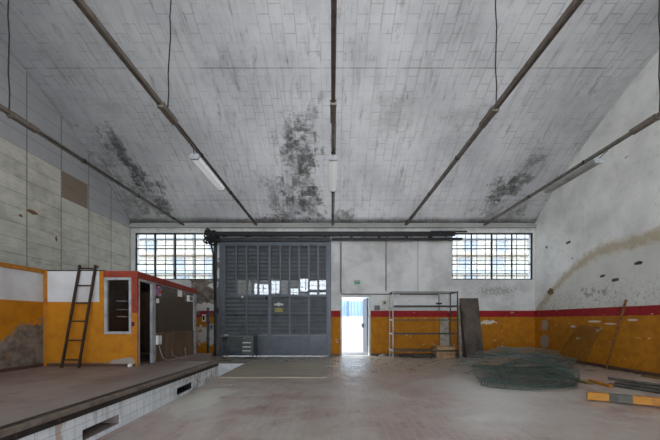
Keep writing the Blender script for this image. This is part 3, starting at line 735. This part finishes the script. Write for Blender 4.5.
struct(MB().box(PXL+.092, BX0-.001, PFY-.015, PFY-.001, pz(PFY), pz(PFY)+.06).build('baseboard_front', M['skirt']))
struct(MB().hexa([(PXL,YR,pz(YR)),(PXL+.012,YR,pz(YR)),(PXL+.012,6.55,pz(6.55)),(PXL,6.55,pz(6.55)),(PXL,YR,pz(YR)+.06),(PXL+.012,YR,pz(YR)+.06),(PXL+.012,6.55,pz(6.55)+.06),(PXL,6.55,pz(6.55)+.06)]).build('baseboard_left', M['skirt']))
# roof deck behind the partition
struct(MB().box(XL, PXL-.121, YR, 9.39, 2.16, 2.2).box(PXL-.121, PXL+.09, 6.67, 9.39, 2.16, 2.2).build('roof_deck', M['skirt']))

# ------------------------------------------------------------------ booth
BYB = 9.39
def bt(y): return 2.27 + (2.165-2.27)*(y-PFY)/(BYB-PFY)        # top of the fascia
bo = thing('office_booth', (BXC, PFY, pz(PFY)), 'small orange office booth with red fascia, window and open doorway on the platform', 'booth')
def qx(px): return (px-CX)*PFY/F
def qz(py): return EYE + (CY-py)*PFY/F
zb = pz(PFY)
def sidehex(y0, y1, za0, zb0, za1, zb1, x0, x1):
    return MB().hexa([(x0,y0,za0),(x1,y0,za0),(x1,y1,za1),(x0,y1,za1),(x0,y0,zb0),(x1,y0,zb0),(x1,y1,zb1),(x0,y1,zb1)])
# front wall around its window
wz0, wz1, wx0, wx1 = qz(334), qz(277.5), qx(104.8), qx(131.8)
MB().box(BX0, BXC-.05, PFY, PFY+.06, zb, wz0).box(BX0, wx0, PFY, PFY+.06, wz0, wz1).box(wx1, BXC-.05, PFY, PFY+.06, wz0, qz(313)).build('front_panel', M['part_x'], bo)
MB().box(wx1, BXC-.05, PFY-.002, PFY+.06, qz(313)+.001, wz1).build('red_corner_panel', M['red'], bo)
MB().box(BXC-.05, BXC, PFY-.002, PFY+.05, zb, qz(313)).build('corner_post', M['orange'], bo)
MB().box(BXC-.05, BXC, PFY-.002, PFY+.05, qz(313)+.001, wz1).build('corner_post', M['red'], bo)
f = MB(); fw_ = .048
f.box(wx0, wx0+fw_, PFY-.02, PFY+.05, wz0, wz1).box(wx1-fw_, wx1, PFY-.02, PFY+.05, wz0, wz1).box(wx0+fw_, wx1-fw_, PFY-.02, PFY+.05, wz0, wz0+fw_).box(wx0+fw_, wx1-fw_, PFY-.02, PFY+.05, wz1-fw_, wz1)
f.build('window_frame', M['alu'], bo)
MB().box(wx0+fw_, wx1-fw_, PFY+.01, PFY+.014, wz0+fw_, wz1-fw_).build('pane', M['booth_glass'], bo)
MB().box(BX0, BXC+.02, PFY-.03, PFY+.04, wz1+.001, bt(PFY)).build('fascia', M['red'], bo, bevel=.006)
sidehex(PFY+.041, BYB+.03, bt(PFY)-.135, bt(PFY), bt(BYB)-.12, bt(BYB), BXC-.06, BXC+.02).build('fascia', M['red'], bo, bevel=.006)
MB().box(BX0, BXC-.03, PFY-.012, PFY-.003, zb, zb+.05).build('skirting', M['skirt'], bo)
# door frame on the side
def sy(px): return -BXC*F/(CX-px)
ya, yb, yc, yd, ye = sy(138), sy(139.7), sy(152.3), sy(155.4), sy(194)
for a, b in ((PFY+.052, yb), (yc, yd), (ye, BYB)):
    sidehex(a, b, pz(a), bt(a)-.136, pz(b), bt(b)-.136, BXC-.05, BXC+.004).build('frame_post', M['alu'], bo)
sidehex(yb, yc, bt(yb)-.18, bt(yb)-.136, bt(yc)-.18, bt(yc)-.136, BXC-.05, BXC+.003).build('door_head', M['alu'], bo)
SILL = .99
sidehex(yd, ye, pz(yd), SILL-.03, pz(ye), SILL-.03, BXC-.04, BXC-.005).build('lower_panel', M['laminate'], bo)
sidehex(yd, ye, SILL-.03, SILL+.02, SILL-.03, SILL+.02, BXC-.05, BXC+.006).build('window_sill', M['laminate'], bo)
sidehex(yd, ye, SILL+.021, bt(yd)-.15, SILL+.021, bt(ye)-.15, BXC-.022, BXC-.018).build('pane', M['dirty_pane'], bo)
sidehex(yd, ye, bt(yd)-.149, bt(yd)-.137, bt(ye)-.149, bt(ye)-.137, BXC-.05, BXC).build('frame_post', M['alu'], bo)
# lining, roof
inn = MB().box(PXL+.2, PXL+.24, PFY+.11, BYB-.05, pz(BYB), 2.1).box(PXL+.24, BXC-.06, BYB-.05, BYB, pz(PFY), 2.1).box(PXL+.24, BX0-.001, PFY+.11, PFY+.13, pz(PFY), 2.1)
inn.build('lining', M['inside'], bo)
sidehex(PFY+.11, BYB, 2.1, 2.14, 2.1, 2.14, PXL+.2, BXC-.061).build('roof', M['inside'], bo)
MB().box(BXC-1.0, BXC-.96, yb+.05, yc+.35, pz(yb), 2.05).build('inner_door', M['inside'], bo)
for k, py in enumerate((301, 309.5, 316.5)):
    z = 1.3+(CY-py)*7.1/F; x = (121.5-CX)*7.1/F
    MB().box(x-.09+.01*k, x+.11, 7.06, 7.2, z-.012, z+.008).build('shelf', M['alu'], bo)
# fittings on the booth, each lifting off on its own
def on_side(name, px0, px1, py0, py1, dep, mat, label, cat, x=None):
    x = BXC+.004 if x is None else x
    a, b = sy(px0), sy(px1); z1 = EYE+(CY-py0)*a/F; z0 = EYE+(CY-py1)*a/F
    return tag(MB().box(x, x+dep, a, b, z0, z1).build(name, M[mat], bevel=.003), label, cat)
def sticker_mat():
    t = NT('red and blue sticker'); x, y, z, p = t.obj()
    n = t.noise(p, 9.0, 3.0, .6); b = t.mix(t.ss(n, .48, .54), (176,40,44), (72,92,160)); return t.done(t.mix(t.ss(t.noise(p, 21.0, 2.0), .6, .63), b, (206,206,210)), .5)
M['sticker'] = sticker_mat()
GX = BXC-.017
on_side('sticker', 155.8, 162, 285.5, 295.5, .003, 'sticker', 'faded red and blue sticker on the booth glass beside the doorway', 'sticker', GX)
on_side('paper_notice', 178.3, 182.8, 290, 296.3, .003, 'paper', 'white paper sheet stuck high on the booth glass', 'paper', GX)
cl = on_side('wall_clock', 187.4, 192.2, 295.3, 301.2, .05, 'white_pl', 'white square box with grey face at the far end of the booth glass', 'clock', GX)
a, b = sy(188.6), sy(191.2); MB().box(GX+.0505, GX+.056, a, b, EYE+(CY-300.2)*a/F, EYE+(CY-296.4)*a/F).build('face', M['slategrey'], cl)
on_side('light_switch', 157, 159, 298.6, 303, .02, 'white_pl', 'little white switch on the booth glass', 'switch', GX)
sk = on_side('phone_socket', 155.6, 159.5, 335.8, 344.6, .05, 'white_pl', 'white socket box under the booth side window', 'socket')
a = sy(157.5); cable = []
tag(MB().tube([(BXC+.03,a,.74),(BXC+.06,a+.02,.6),(BXC+.07,a+.1,.45),(BXC+.1,a+.22,pz(7.5)+.015),(BXC+.2,a+.35,pz(7.6)+.012),(BXC+.12,a+.55,pz(7.8)+.012)], .009, 6).build('phone_cable', M['lightgrey']), 'thin pale cable hanging from the socket to the platform', 'cable')
a = sy(170); tag(MB().tube([(BXC+.04,a,pz(8)+.2),(BXC+.03,a+.08,pz(8)+.09),(BXC+.1,a+.2,pz(8)+.012),(BXC+.16,a+.4,pz(8.2)+.012),(BXC+.1,a+.65,pz(8.5)+.012),(BXC+.03,a+.75,pz(8.5)+.1),(BXC+.012,a+.78,pz(8.5)+.22)], .009, 6).build('loose_cable', M['lightgrey']), 'loose pale cable curled at the foot of the booth side', 'cable')
rs = thing('alarm_button', (qx(133.4), PFY, qz(324)), 'small dark red button box on the orange booth corner', 'switch')
MB().box(qx(132.4), qx(134.6), PFY-.04, PFY-.001, qz(326.2), qz(322)).build('housing', M['darkred'], rs, bevel=.005)
MB().tube([(qx(133.5),PFY-.055,qz(324)),(qx(133.5),PFY-.04,qz(324))], .014, 10).build('button', M['black'], rs)
tag(MB().box(qx(131.6), qx(134.6), PFY-.13, PFY-.06, zb, zb+.06).build('plaster_block', M['paper'], bevel=.006), 'small white block on the platform at the booth corner', 'block')

# ------------------------------------------------------------------ ladder
la = thing('ladder', (-5.0, 6.33, pz(6.33)), 'dark steel ladder leaning on the white and orange partition', 'ladder')
Lb, Lt = Vector((-5.17,6.31,pz(6.31))), Vector((-4.975,6.515,2.385))
Rb, Rt = Vector((-4.845,6.31,pz(6.31))), Vector((-4.665,6.515,2.385))
for a, b in ((Lb,Lt),(Rb,Rt)): MB().bar(a, b, .03, .05).build('stile', M['ladder'], la, bevel=.004)
for py in (267.7, 285.2, 303, 321.2, 340.3, 359.4):
    z = EYE+(CY-py)*6.4/F; k = (z-Lb.z)/(Lt.z-Lb.z)
    MB().bar(Lb.lerp(Lt,k), Rb.lerp(Rt,k), .028, .028).build('rung', M['ladder'], la)

# ------------------------------------------------------------------ desk
DD = 11.0; dx0, dx1 = (221-CX)*DD/F, (253.2-CX)*DD/F; DB = 11.58
de = thing('steel_desk', ((dx0+dx1)/2, DD, 0), 'dark grey green metal office desk in front of the gate', 'desk')
MB().box(dx0-.02, dx1+.02, DD-.02, DB+.02, .745, .78).build('desktop', M['desk_top'], de, bevel=.006)
px_ = (241.5-CX)*DD/F
MB().box(px_, dx1-.03, DD+.02, DB, .12, .744).build('pedestal', M['desk'], de)
MB().box(dx1-.029, dx1, DD, DB, .1, .744).build('side_panel', M['desk'], de)
for i, (z0, z1) in enumerate(((.60,.735),(.46,.59),(.33,.45),(.13,.32))):
    dw = MB().box(px_+.012, dx1-.042, DD+.0, DD+.019, z0, z1).build('drawer', M['desk'], de, bevel=.004)
    zz = z1-.045
    if i: MB().box(px_+.04, dx1-.075, DD-.022, DD-.001, zz-.016, zz+.016).build('handle', M['white_pl'], dw, bevel=.004)
    else: MB().tube([(px_+.09,DD-.012,zz),(px_+.09,DD-.001,zz)], .015, 10).build('lock', M['lightgrey'], dw)
MB().box(dx0+.03, px_-.001, DB-.03, DB-.01, .2, .744).build('modesty_panel', M['desk'], de)
for x in (dx0, dx1-.035):
    for y in (DD+.0, DB-.035):
        MB().box(x, x+.035, y, y+.035, 0, .744 if x == dx0 else .099).build('leg', M['desk'], de)
MB().box(dx0, dx0+.03, DD+.036, DB-.036, .60, .744).build('side_rail', M['desk'], de)
tag(MB().prism([(0,0),(.1,.01),(.12,.05),(.05,.09),(-.02,.05)], lambda u,v,t: (dx0+.06+u, DD+.15+t+v*.3, .781+v*.35), 0, .08).build('crumpled_paper', M['paper']), 'little white scrap of paper lying on the metal desk', 'paper')

# ------------------------------------------------------------------ floor plate
pt = thing('floor_plate', ((PX+PITX1)/2, 8.6, 0), 'large scuffed steel plate lying over the pit in front of the gate', 'plate')
MB().box(PX, PITX1+.03, 7.40, 9.9, .001, .022).build('plate', M['plate'], pt)

# ------------------------------------------------------------------ rack with things in it
rk = thing('metal_rack', (3.13, 11.4, 0), 'tall empty metal shelving frame in front of the orange wall', 'shelving')
rx0, rx1, ry0, ry1 = 2.05, 4.22, 11.1, 11.76; RZ = 2.27
for x, y, m in ((rx0,ry0,'lightgrey'),(rx0,ry1,'lightgrey'),(rx1,ry0,'rack'),(rx1,ry1,'rack')):
    MB().box(x-.016, x+.016, y-.016, y+.016, 0, RZ).build('post', M[m], rk)
for z, h in ((RZ-.03,.032),(zat(306,11.1),.045),(zat(320,11.1),.028),(zat(334,11.1),.028),(zat(351,11.1),.035)):
    for y in (ry0, ry1): MB().box(rx0+.017, rx1-.017, y-.012, y+.012, z-h/2, z+h/2).build('shelf_beam', M['rack'], rk)
    for x, m in ((rx0,'white_pl'),(rx1,'rack')):
        MB().box(x-.012, x+.012, ry0+.017, ry1-.017, z-h*.7, z+h*.7).build('end_beam', M[m] if z < 2.2 else M['rack'], rk)
# panel and crate under the rack
q0, q1 = at(439,0,11.9).x, at(449.5,0,11.9).x
tag(MB().hexa([(q0,11.80,0.0),(q1,11.80,0.0),(q1,11.83,0.0),(q0,11.83,0.0),(q0+.06,11.945,1.38),(q1-.05,11.945,1.38),(q1-.05,11.975,1.38),(q0+.06,11.975,1.38)]).build('cement_panel', M['greypanel']), 'narrow grey panel standing against the orange wall behind the rack', 'panel')
cr = thing('wooden_crate', (at(447,0,11.45).x, 11.4, 0), 'low pale wooden crate on the floor under the right end of the rack', 'crate')
a, b = at(435.5,0,11.3).x, at(458,0,11.3).x; b = 4.17
for k in range(3): MB().box(a, b, 11.18, 11.2, .02+.13*k, .135+.13*k).build('slat', M['palewood'], cr)
MB().box(a, b, 11.66, 11.68, .02, .395).build('back_board', M['palewood'], cr); MB().box(a, a+.02, 11.201, 11.659, .02, .395).build('end_board', M['palewood'], cr); MB().box(b-.02, b, 11.201, 11.659, .02, .395).build('end_board', M['palewood'], cr)
MB().box(a+.021, b-.021, 11.201, 11.659, .0, .03).build('bottom_board', M['palewood'], cr)
cb_ = MB().box(a+.1, b-.2, 11.25, 11.6, .031, .3); tag(cb_.build('cardboard_box', M['greypanel'], bevel=.01), 'grey box sitting inside the wooden crate', 'box')
a, b = at(411.5,0,11.5).x, at(433,0,11.5).x
tag(MB().box(a, b, 11.3, 11.5, 0, .13).build('timber_beam', M['darkwood'], bevel=.01), 'short dark beam lying on the floor beneath the rack', 'beam')
tag(MB().prism([(-.25,0),(.25,0),(.2,.05),(.02,.09),(-.15,.06)], lambda u,v,t: (at(404.5,0,11.8).x+u, 11.55+t, v), 0, .2).build('rubble_lump', M['darkwood']), 'low dark lump of rubble by the foot of the rack', 'rubble')
tag(MB().prism([(-.12,0),(.12,0),(.09,.06),(.0,.1),(-.08,.06)], lambda u,v,t: (at(382,0,11.7).x+u, 11.6+t, v), 0, .16).build('crumpled_bag', M['greypanel']), 'small grey crumpled bag on the floor right of the doorway', 'bag')

# ------------------------------------------------------------------ leaning boards
def leaning(name, px_tl, px_tr, py_t, px_bl, px_br, dbase, dtop, th, mat, label):
    zt = zat(py_t, dtop); A = at(px_bl,0,dbase).x; B = at(px_br,0,dbase).x; Cc = at(px_tl,0,dtop).x; D_ = at(px_tr,0,dtop).x
    return tag(MB().hexa([(A,dbase,0),(B,dbase,0),(B,dbase+th,0),(A,dbase+th,0),(Cc,dtop,zt),(D_,dtop,zt),(D_,dtop+th,zt),(Cc,dtop+th,zt)]).build(name, M[mat], bevel=.006), label, 'board')
leaning('door_panel', 460.2, 478.2, 298.2, 466.4, 484.4, 11.3, 11.72, .05, 'board', 'large weathered dark door panel leaning on the wall beside the rack')
leaning('narrow_board', 459.8, 464, 303, 463.4, 467, 11.55, 11.86, .03, 'board2', 'narrow dark board behind the leaning door panel')
leaning('thin_board', 458.4, 461, 306, 459.5, 462.6, 11.66, 11.9, .03, 'greypanel', 'thin greyish strip board next to the rack post')

# ------------------------------------------------------------------ wire mesh
def sheet(name, fn, nu, nv, label, mat='mesh', r=.004, seg=2, border=True, group=None):
    mb = MB()
    def line(pts, rr): mb.tube(pts, rr, 3, False)
    for i in range(nu+1):
        rr = r*1.8 if border and i in (0, nu) else r
        line([fn(i/nu, j/(nv*seg)) for j in range(nv*seg+1)], rr)
    for j in range(nv+1):
        rr = r*1.8 if border and j in (0, nv) else r
        line([fn(i/(nu*seg), j/nv) for i in range(nu*seg+1)], rr)
    return tag(mb.build(name, M[mat]), label, 'wire mesh', group)
def floorpt(px, py): d = EYE*F/(py-CY); return Vector(((px-CX)*d/F, d, 0))
def quadpatch(c00, c10, c11, c01, zfn, amp=.0, seed=1):
    c = [Vector(k) for k in (c00,c10,c11,c01)]
    def fn(u, v):
        p = c[0]*(1-u)*(1-v) + c[1]*u*(1-v) + c[2]*u*v + c[3]*(1-u)*v
        z = zfn(u, v) + amp*(math.sin(u*9+seed)*math.cos(v*7+seed*2)+math.sin(v*15+u*5+seed))*.5
        return Vector((p.x + amp*.5*math.sin(v*8+seed), p.y, max(.012, z)))
    return fn
P = floorpt
def bowed(fn): return lambda u, v: fn(u, v) - Vector((0, .28*math.sin(math.pi*u)**.8*(1-v) if 0 < u < 1 else 0, 0))
# bottom scoop that bulges towards the camera
sheet('wire_mesh_sheet', quadpatch(P(478,386), P(574,388), P(572,372), P(470,372), lambda u,v: .03+.16*math.sin(v*2.6)+.12*abs(u-.55)**2*4*.3, .05, 1), 42, 22, 'dark green sagging mesh sheet at the bottom of the floor heap', 'mesh', .0048)
sheet('wire_mesh_sheet', bowed(quadpatch(P(482,387), P(577,388.5), P(580,382), P(486,379), lambda u,v: .02+.22*v+.1*abs(u-.5)**2, .04, 4)), 40, 16, 'curled green mesh scrap at the near edge of the heap', 'mesh', .005)
sheet('wire_mesh_sheet', quadpatch(P(462,376), P(548,378), P(560,364), P(478,362), lambda u,v: .28+.1*math.sin(u*3)+.06*v, .05, 2), 28, 15, 'grey mesh sheet lying across the middle of the heap', 'meshgrey', .0048)
sheet('wire_mesh_sheet', quadpatch(P(488,374), P(566,380), P(578,366), P(500,364), lambda u,v: .42+.12*math.sin(u*2.5+1)-.16*u, .06, 3), 26, 16, 'crumpled pale mesh sheet on top of the heap', 'meshgrey', .0048)
sheet('wire_mesh_sheet', quadpatch(P(470,363), P(540,364), P(551,360.5), P(487,359.5), lambda u,v: .16+.1*math.sin(u*4), .04, 6), 25, 12, 'flat green mesh sheet at the back of the heap', 'mesh', .0048)
sheet('wire_mesh_sheet', quadpatch(P(500,388), P(570,388), P(560,372), P(494,374), lambda u,v: .22+.22*math.sin(v*3.1)*math.sin(u*3.1), .06, 8), 34, 20, 'bulging dark mesh roll in the front of the heap', 'mesh', .0048)
# panel leaning on the right wall
XW = XR-.06
def on_wall(px, py): d = XW*F/(px-CX); return Vector((XW, d, EYE+(CY-py)*d/F))
A_, B_ = P(556,359), P(584.5,365.3); T0, T1 = on_wall(580,325.5), on_wall(601.5,328)
A_.z = .01; B_.z = .01; A_.x = B_.x = 7.18; A_.y = 7.18*F/(556-CX); B_.y = 7.18*F/(584.5-CX)
sheet('leaning_mesh_panel', lambda u,v: A_.lerp(B_,u).lerp(T0.lerp(T1,u),v) + Vector((-.03*math.sin(v*3.1),0,0)), 14, 20, 'framed wire mesh panel leaning against the right orange wall', 'rustmesh', .0042)
A2, B2 = P(538,356.6), P(562,360.5); T2, T3 = on_wall(550,322), on_wall(578,325.6)
A2.z = .01; B2.z = .01; A2.x = B2.x = 7.2; A2.y = 7.2*F/(538-CX); B2.y = 7.2*F/(562-CX)
sheet('leaning_mesh_panel', lambda u,v: A2.lerp(B2,u).lerp(T2.lerp(T3,u),v) + Vector((-.05*math.sin(v*3.1)-.03,0,0)), 14, 16, 'thin unframed mesh standing in the right back corner', 'rustmesh', .0022, 2, False)

# ------------------------------------------------------------------ planks, pipes and pole on the right
def plank(name, a, b, w, h, mat, label, cat='plank', za=0.0, zb=0.0, roll=None):
    a = Vector(a); b = Vector(b); a.z = za+h/2+.002; b.z = zb+h/2+.002
    return MB().bar(a, b, w, h)
ob = thing('painted_beam', tuple(P(600,400)), 'thick yellow orange painted beam with a dark worn patch on the floor', 'beam')
a = P(587,400); b = Vector((6.4, 3.97, 0)); a.z = .075; b.z = .1
MB().bar(a, b, .11, .115).build('beam', M['orangeplank'], ob, bevel=.004)
dn = (b-a).normalized(); MB().bar(a+dn*.27, a+dn*.55, .113, .118).build('worn_patch', M['vent'], ob)
MB().box(b.x-.5, b.x-.4, b.y-.02, b.y+.2, 0, b.z-.03).build('support_block', M['gate_dark'], ob)
tag(plank('p', P(541,371.5), P(591,384.5), .14, .035, 'oldplank', '', za=.0, zb=.0).build('old_plank', M['oldplank'], bevel=.003), 'olive brown plank sticking out of the mesh heap', 'plank')
tag(plank('p', P(590,381.5), P(611,387.5), .08, .05, 'x', '').build('orange_plank', M['orangeplank'], bevel=.003), 'short orange batten lying between heap and pipes', 'plank')
tag(plank('p', P(643,376.5), Vector((7.25,6.6,0)), .1, .035, 'x', '').build('wall_plank', M['oldplank'], bevel=.003), 'yellow brown plank on the floor along the right wall', 'plank')
random.seed(3)
pos = ['lowest dark pipe of the bundle nearest the painted beam','lower middle dark pipe of the bundle','low far side dark pipe of the bundle nearest the wall','upper dark pipe lying over the near gap of the bundle','upper dark pipe lying over the far gap of the bundle','topmost dark pipe of the bundle']
off = [(0,0),(.062,0),(.124,0),(.031,.054),(.093,.054),(.062,.108)]
for k in range(6):
    a = P(613,386.5); dirv = Vector((5.95,5.45,0)) - a; dirv.normalize(); sd = Vector((-dirv.y, dirv.x, 0))
    if sd.y < 0: sd = -sd
    a = a + sd*off[k][0] + dirv*random.uniform(-.12,.12); b = a + dirv*1.3
    b.x = min(b.x, 7.3)
    up = Vector((0,0,.031+off[k][1]))
    tag(MB().pipe(a+up, b+up, .03, .005, 12).build('steel_pipe', M['darkpipe'], smooth=False), pos[k], 'pipe', 'dark pipes bundled on the floor')
pb = P(606,368.3); ptp = on_wall(627.5,299.5); pb.z = .02; pb.x = 7.2; pb.y = 7.2*F/(606-CX); ptp.x -= .03
tag(MB().bar(pb, ptp, .04, .04).build('leaning_pole', M['pole'], bevel=.004), 'thin orange brown pole leaning on the right wall', 'pole')

# ------------------------------------------------------------------ suspended conduit rails and lamps
ZB_ = EYE+3.45
def pendant(X, yj, label, wx, thick=.072, wy=0.0):
    t = thing('suspended_rail', (X, yj, ZB_), label, 'rail', 'long suspended rails under the vault')
    ch = MB(); w = thick/2
    ch.box(X-w, X+w, YR, yj, ZB_+.0, ZB_+.02).box(X-w, X-w+.016, YR, yj, ZB_-.045, ZB_-.0005).box(X+w-.016, X+w, YR, yj, ZB_-.045, ZB_-.0005)
    ch.build('channel', M['rust'], t)
    MB().tube([(X, YR, ZB_-.02), (X, yj+.1, ZB_-.02)], .017, 8).build('inner_tube', M['conduit'], t)
    MB().box(X-w-.015, X+w+.015, yj+.001, yj+.5, ZB_-.06, ZB_+.03).build('coupling', M['rust'], t, bevel=.01)
    MB().tube([(X-w-.02,yj+.03,ZB_-.02),(X+w+.02,yj+.03,ZB_-.02)], .05, 8).build('clamp', M['conduit'], t)
    MB().box(X-.032, X+.032, yj+.501, BW-.101, ZB_-.045, ZB_+.01).build('conduit', M['conduit'], t)
    MB().tube([(X+.045,yj+.5,ZB_-.03),(X+.05,BW-.101,ZB_-.035)], .009, 6).build('cable', M['wire'], t)
    yw = yj-.02+wy; n = 10; zt = vault_z(yw)
    MB().tube([(X + wx*k/n + .012*math.sin(k*2.1), yw, ZB_+.02 + (zt-ZB_-.02)*k/n) for k in range(n+1)], .011, 5).build('hanger_wire', M['wire'], t)
    for k in range(3):
        y = yj + 1.6 + 2.0*k
        if y < BW-.3: MB().box(X-.042, X+.042, y, y+.05, ZB_-.052, ZB_+.016).build('clip', M['gate_dark'], t)
    return t
XS = (-5.36, -2.73, 0.02, 2.65, 5.49)
pendant(XS[0], 5.5, 'rusty suspended rail above the block wall, furthest left', -.02)
pendant(XS[1], 5.25, 'rusty suspended rail holding the slanted lamp left of the middle one', .1, wy=.25)
pendant(XS[2], 5.2, 'rusty suspended rail running down the middle of the vault', .1, .065, -.8)
pendant(XS[3], 5.35, 'brown suspended rail right of the middle without any lamp', 0.0)
pendant(XS[4], 5.55, 'dark suspended rail in front of the right wall', 0.0)
def lamp(X, y0, y1, zc, label, w=.19, dm='diffuser'):
    t = thing('fluorescent_lamp', (X, (y0+y1)/2, zc), label, 'lamp', 'fluorescent lamps under the rails')
    h = w/2
    MB().prism([(-h,.0),(h,.0),(h*.75,.05),(-h*.75,.05)], lambda u,v,s: (X+u, s, zc+v), y0, y1).build('housing', M['alu'], t)
    MB().prism([(-h*.97,-.001),(-h*.7,-.06),(-.01,-.075),(h*.7,-.06),(h*.97,-.001)], lambda u,v,s: (X+u, s, zc+v), y0+.03, y1-.03).build('diffuser', M[dm], t)
    for a, b in ((y0-.02, y0+.029), (y1-.029, y1+.02)):
        MB().prism([(-h*1.03,.0),(h*1.03,.0),(h*1.03,-.01),(h*.78,-.07),(-h*.78,-.07),(-h*1.03,-.01)], lambda u,v,s: (X+u, s, zc-.0005+v), a, b).build('end_cap', M['alu'], t)
    for y in (y0+.25, y1-.25):
        MB().box(X-.01, X+.01, y, y+.03, zc+.051, ZB_-.055).build('hanger', M['gate_dark'], t)
    MB().tube([(X,y0-.02,zc+.02),(X+.03,y0-.12,zc+.08),(X+.02,y0-.2,ZB_-.075)], .008, 6).build('cable', M['wire'], t)
    return t
lamp(XS[1], 6.55, 8.15, 4.56, 'fluorescent lamp under the rail left of the middle, slanting in view')
lamp(XS[2], 6.6, 8.2, 4.56, 'fluorescent lamp hanging under the central rail')
lamp(XS[4], 6.8, 8.4, 4.60, 'grey fluorescent lamp beside the right wall', dm='lightgrey')

# ------------------------------------------------------------------ daylight
w = bpy.data.worlds.new('overcast sky'); sc.world = w; w.use_nodes = True
bg = w.node_tree.nodes['Background']; wt = w.node_tree; wn = wt.nodes
tc = wn.new('ShaderNodeTexCoord'); sx = wn.new('ShaderNodeSeparateXYZ'); mr = wn.new('ShaderNodeMapRange'); mr.interpolation_type = 'SMOOTHSTEP'
mr.inputs['From Min'].default_value = .03; mr.inputs['From Max'].default_value = -.03
mx = wn.new('ShaderNodeMix'); mx.data_type = 'RGBA'; mx.inputs[6].default_value = (.84,.93,1.03,1); mx.inputs[7].default_value = (1.75,1.85,1.95,1)   # overcast sky above; brighter lower half added to light the vault from below
wt.links.new(tc.outputs['Generated'], sx.inputs[0]); wt.links.new(sx.outputs[2], mr.inputs[0]); wt.links.new(mr.outputs[0], mx.inputs[0]); wt.links.new(mx.outputs[2], bg.inputs[0])
bg.inputs[1].default_value = 4.5
su = bpy.data.lights.new('sun', 'SUN'); su.energy = 5.0; su.angle = .02; so = bpy.data.objects.new('sun', su); C.objects.link(so)
so.rotation_euler = Vector((-.62,.06,-.78)).to_track_quat('-Z','Y').to_euler()
def portal(name, loc, rot, sx, sy_):
    l = bpy.data.lights.new(name, 'AREA'); l.shape = 'RECTANGLE'; l.size = sx; l.size_y = sy_; l.cycles.is_portal = True
    o = bpy.data.objects.new(name, l); C.objects.link(o); o.location = loc; o.rotation_euler = rot
h = math.pi/2
for k, W in enumerate(RW):
    portal('daylight_portal', ((W[0]+W[1])/2, YR-.35, (W[2]+W[3])/2), (h, 0, 0), W[1]-W[0], W[3]-W[2])
for W in (W1, W2, DOOR):
    portal('daylight_portal', ((W[0]+W[1])/2, BW+.4, (W[2]+W[3])/2), (-h, 0, 0), W[1]-W[0], W[3]-W[2])

# ------------------------------------------------------------------ camera
cam = bpy.data.cameras.new('camera'); co = bpy.data.objects.new('camera', cam); C.objects.link(co)
co.location = (0,0,EYE); co.rotation_euler = (h,0,0); cam.sensor_width = 36; cam.lens = 18.0
cam.shift_x = -2/660; cam.shift_y = 100/660; cam.clip_end = 200; sc.camera = co
sc.view_settings.view_transform = 'Standard'; sc.view_settings.look = 'None'; sc.view_settings.gamma = 1.0; sc.view_settings.use_curve_mapping = False
sc.view_settings.exposure = 0.86
sc.cycles.use_denoising = True
sc.cycles.max_bounces = 10; sc.cycles.diffuse_bounces = 6; sc.cycles.transparent_max_bounces = 16
sc.cycles.sample_clamp_indirect = 6.0
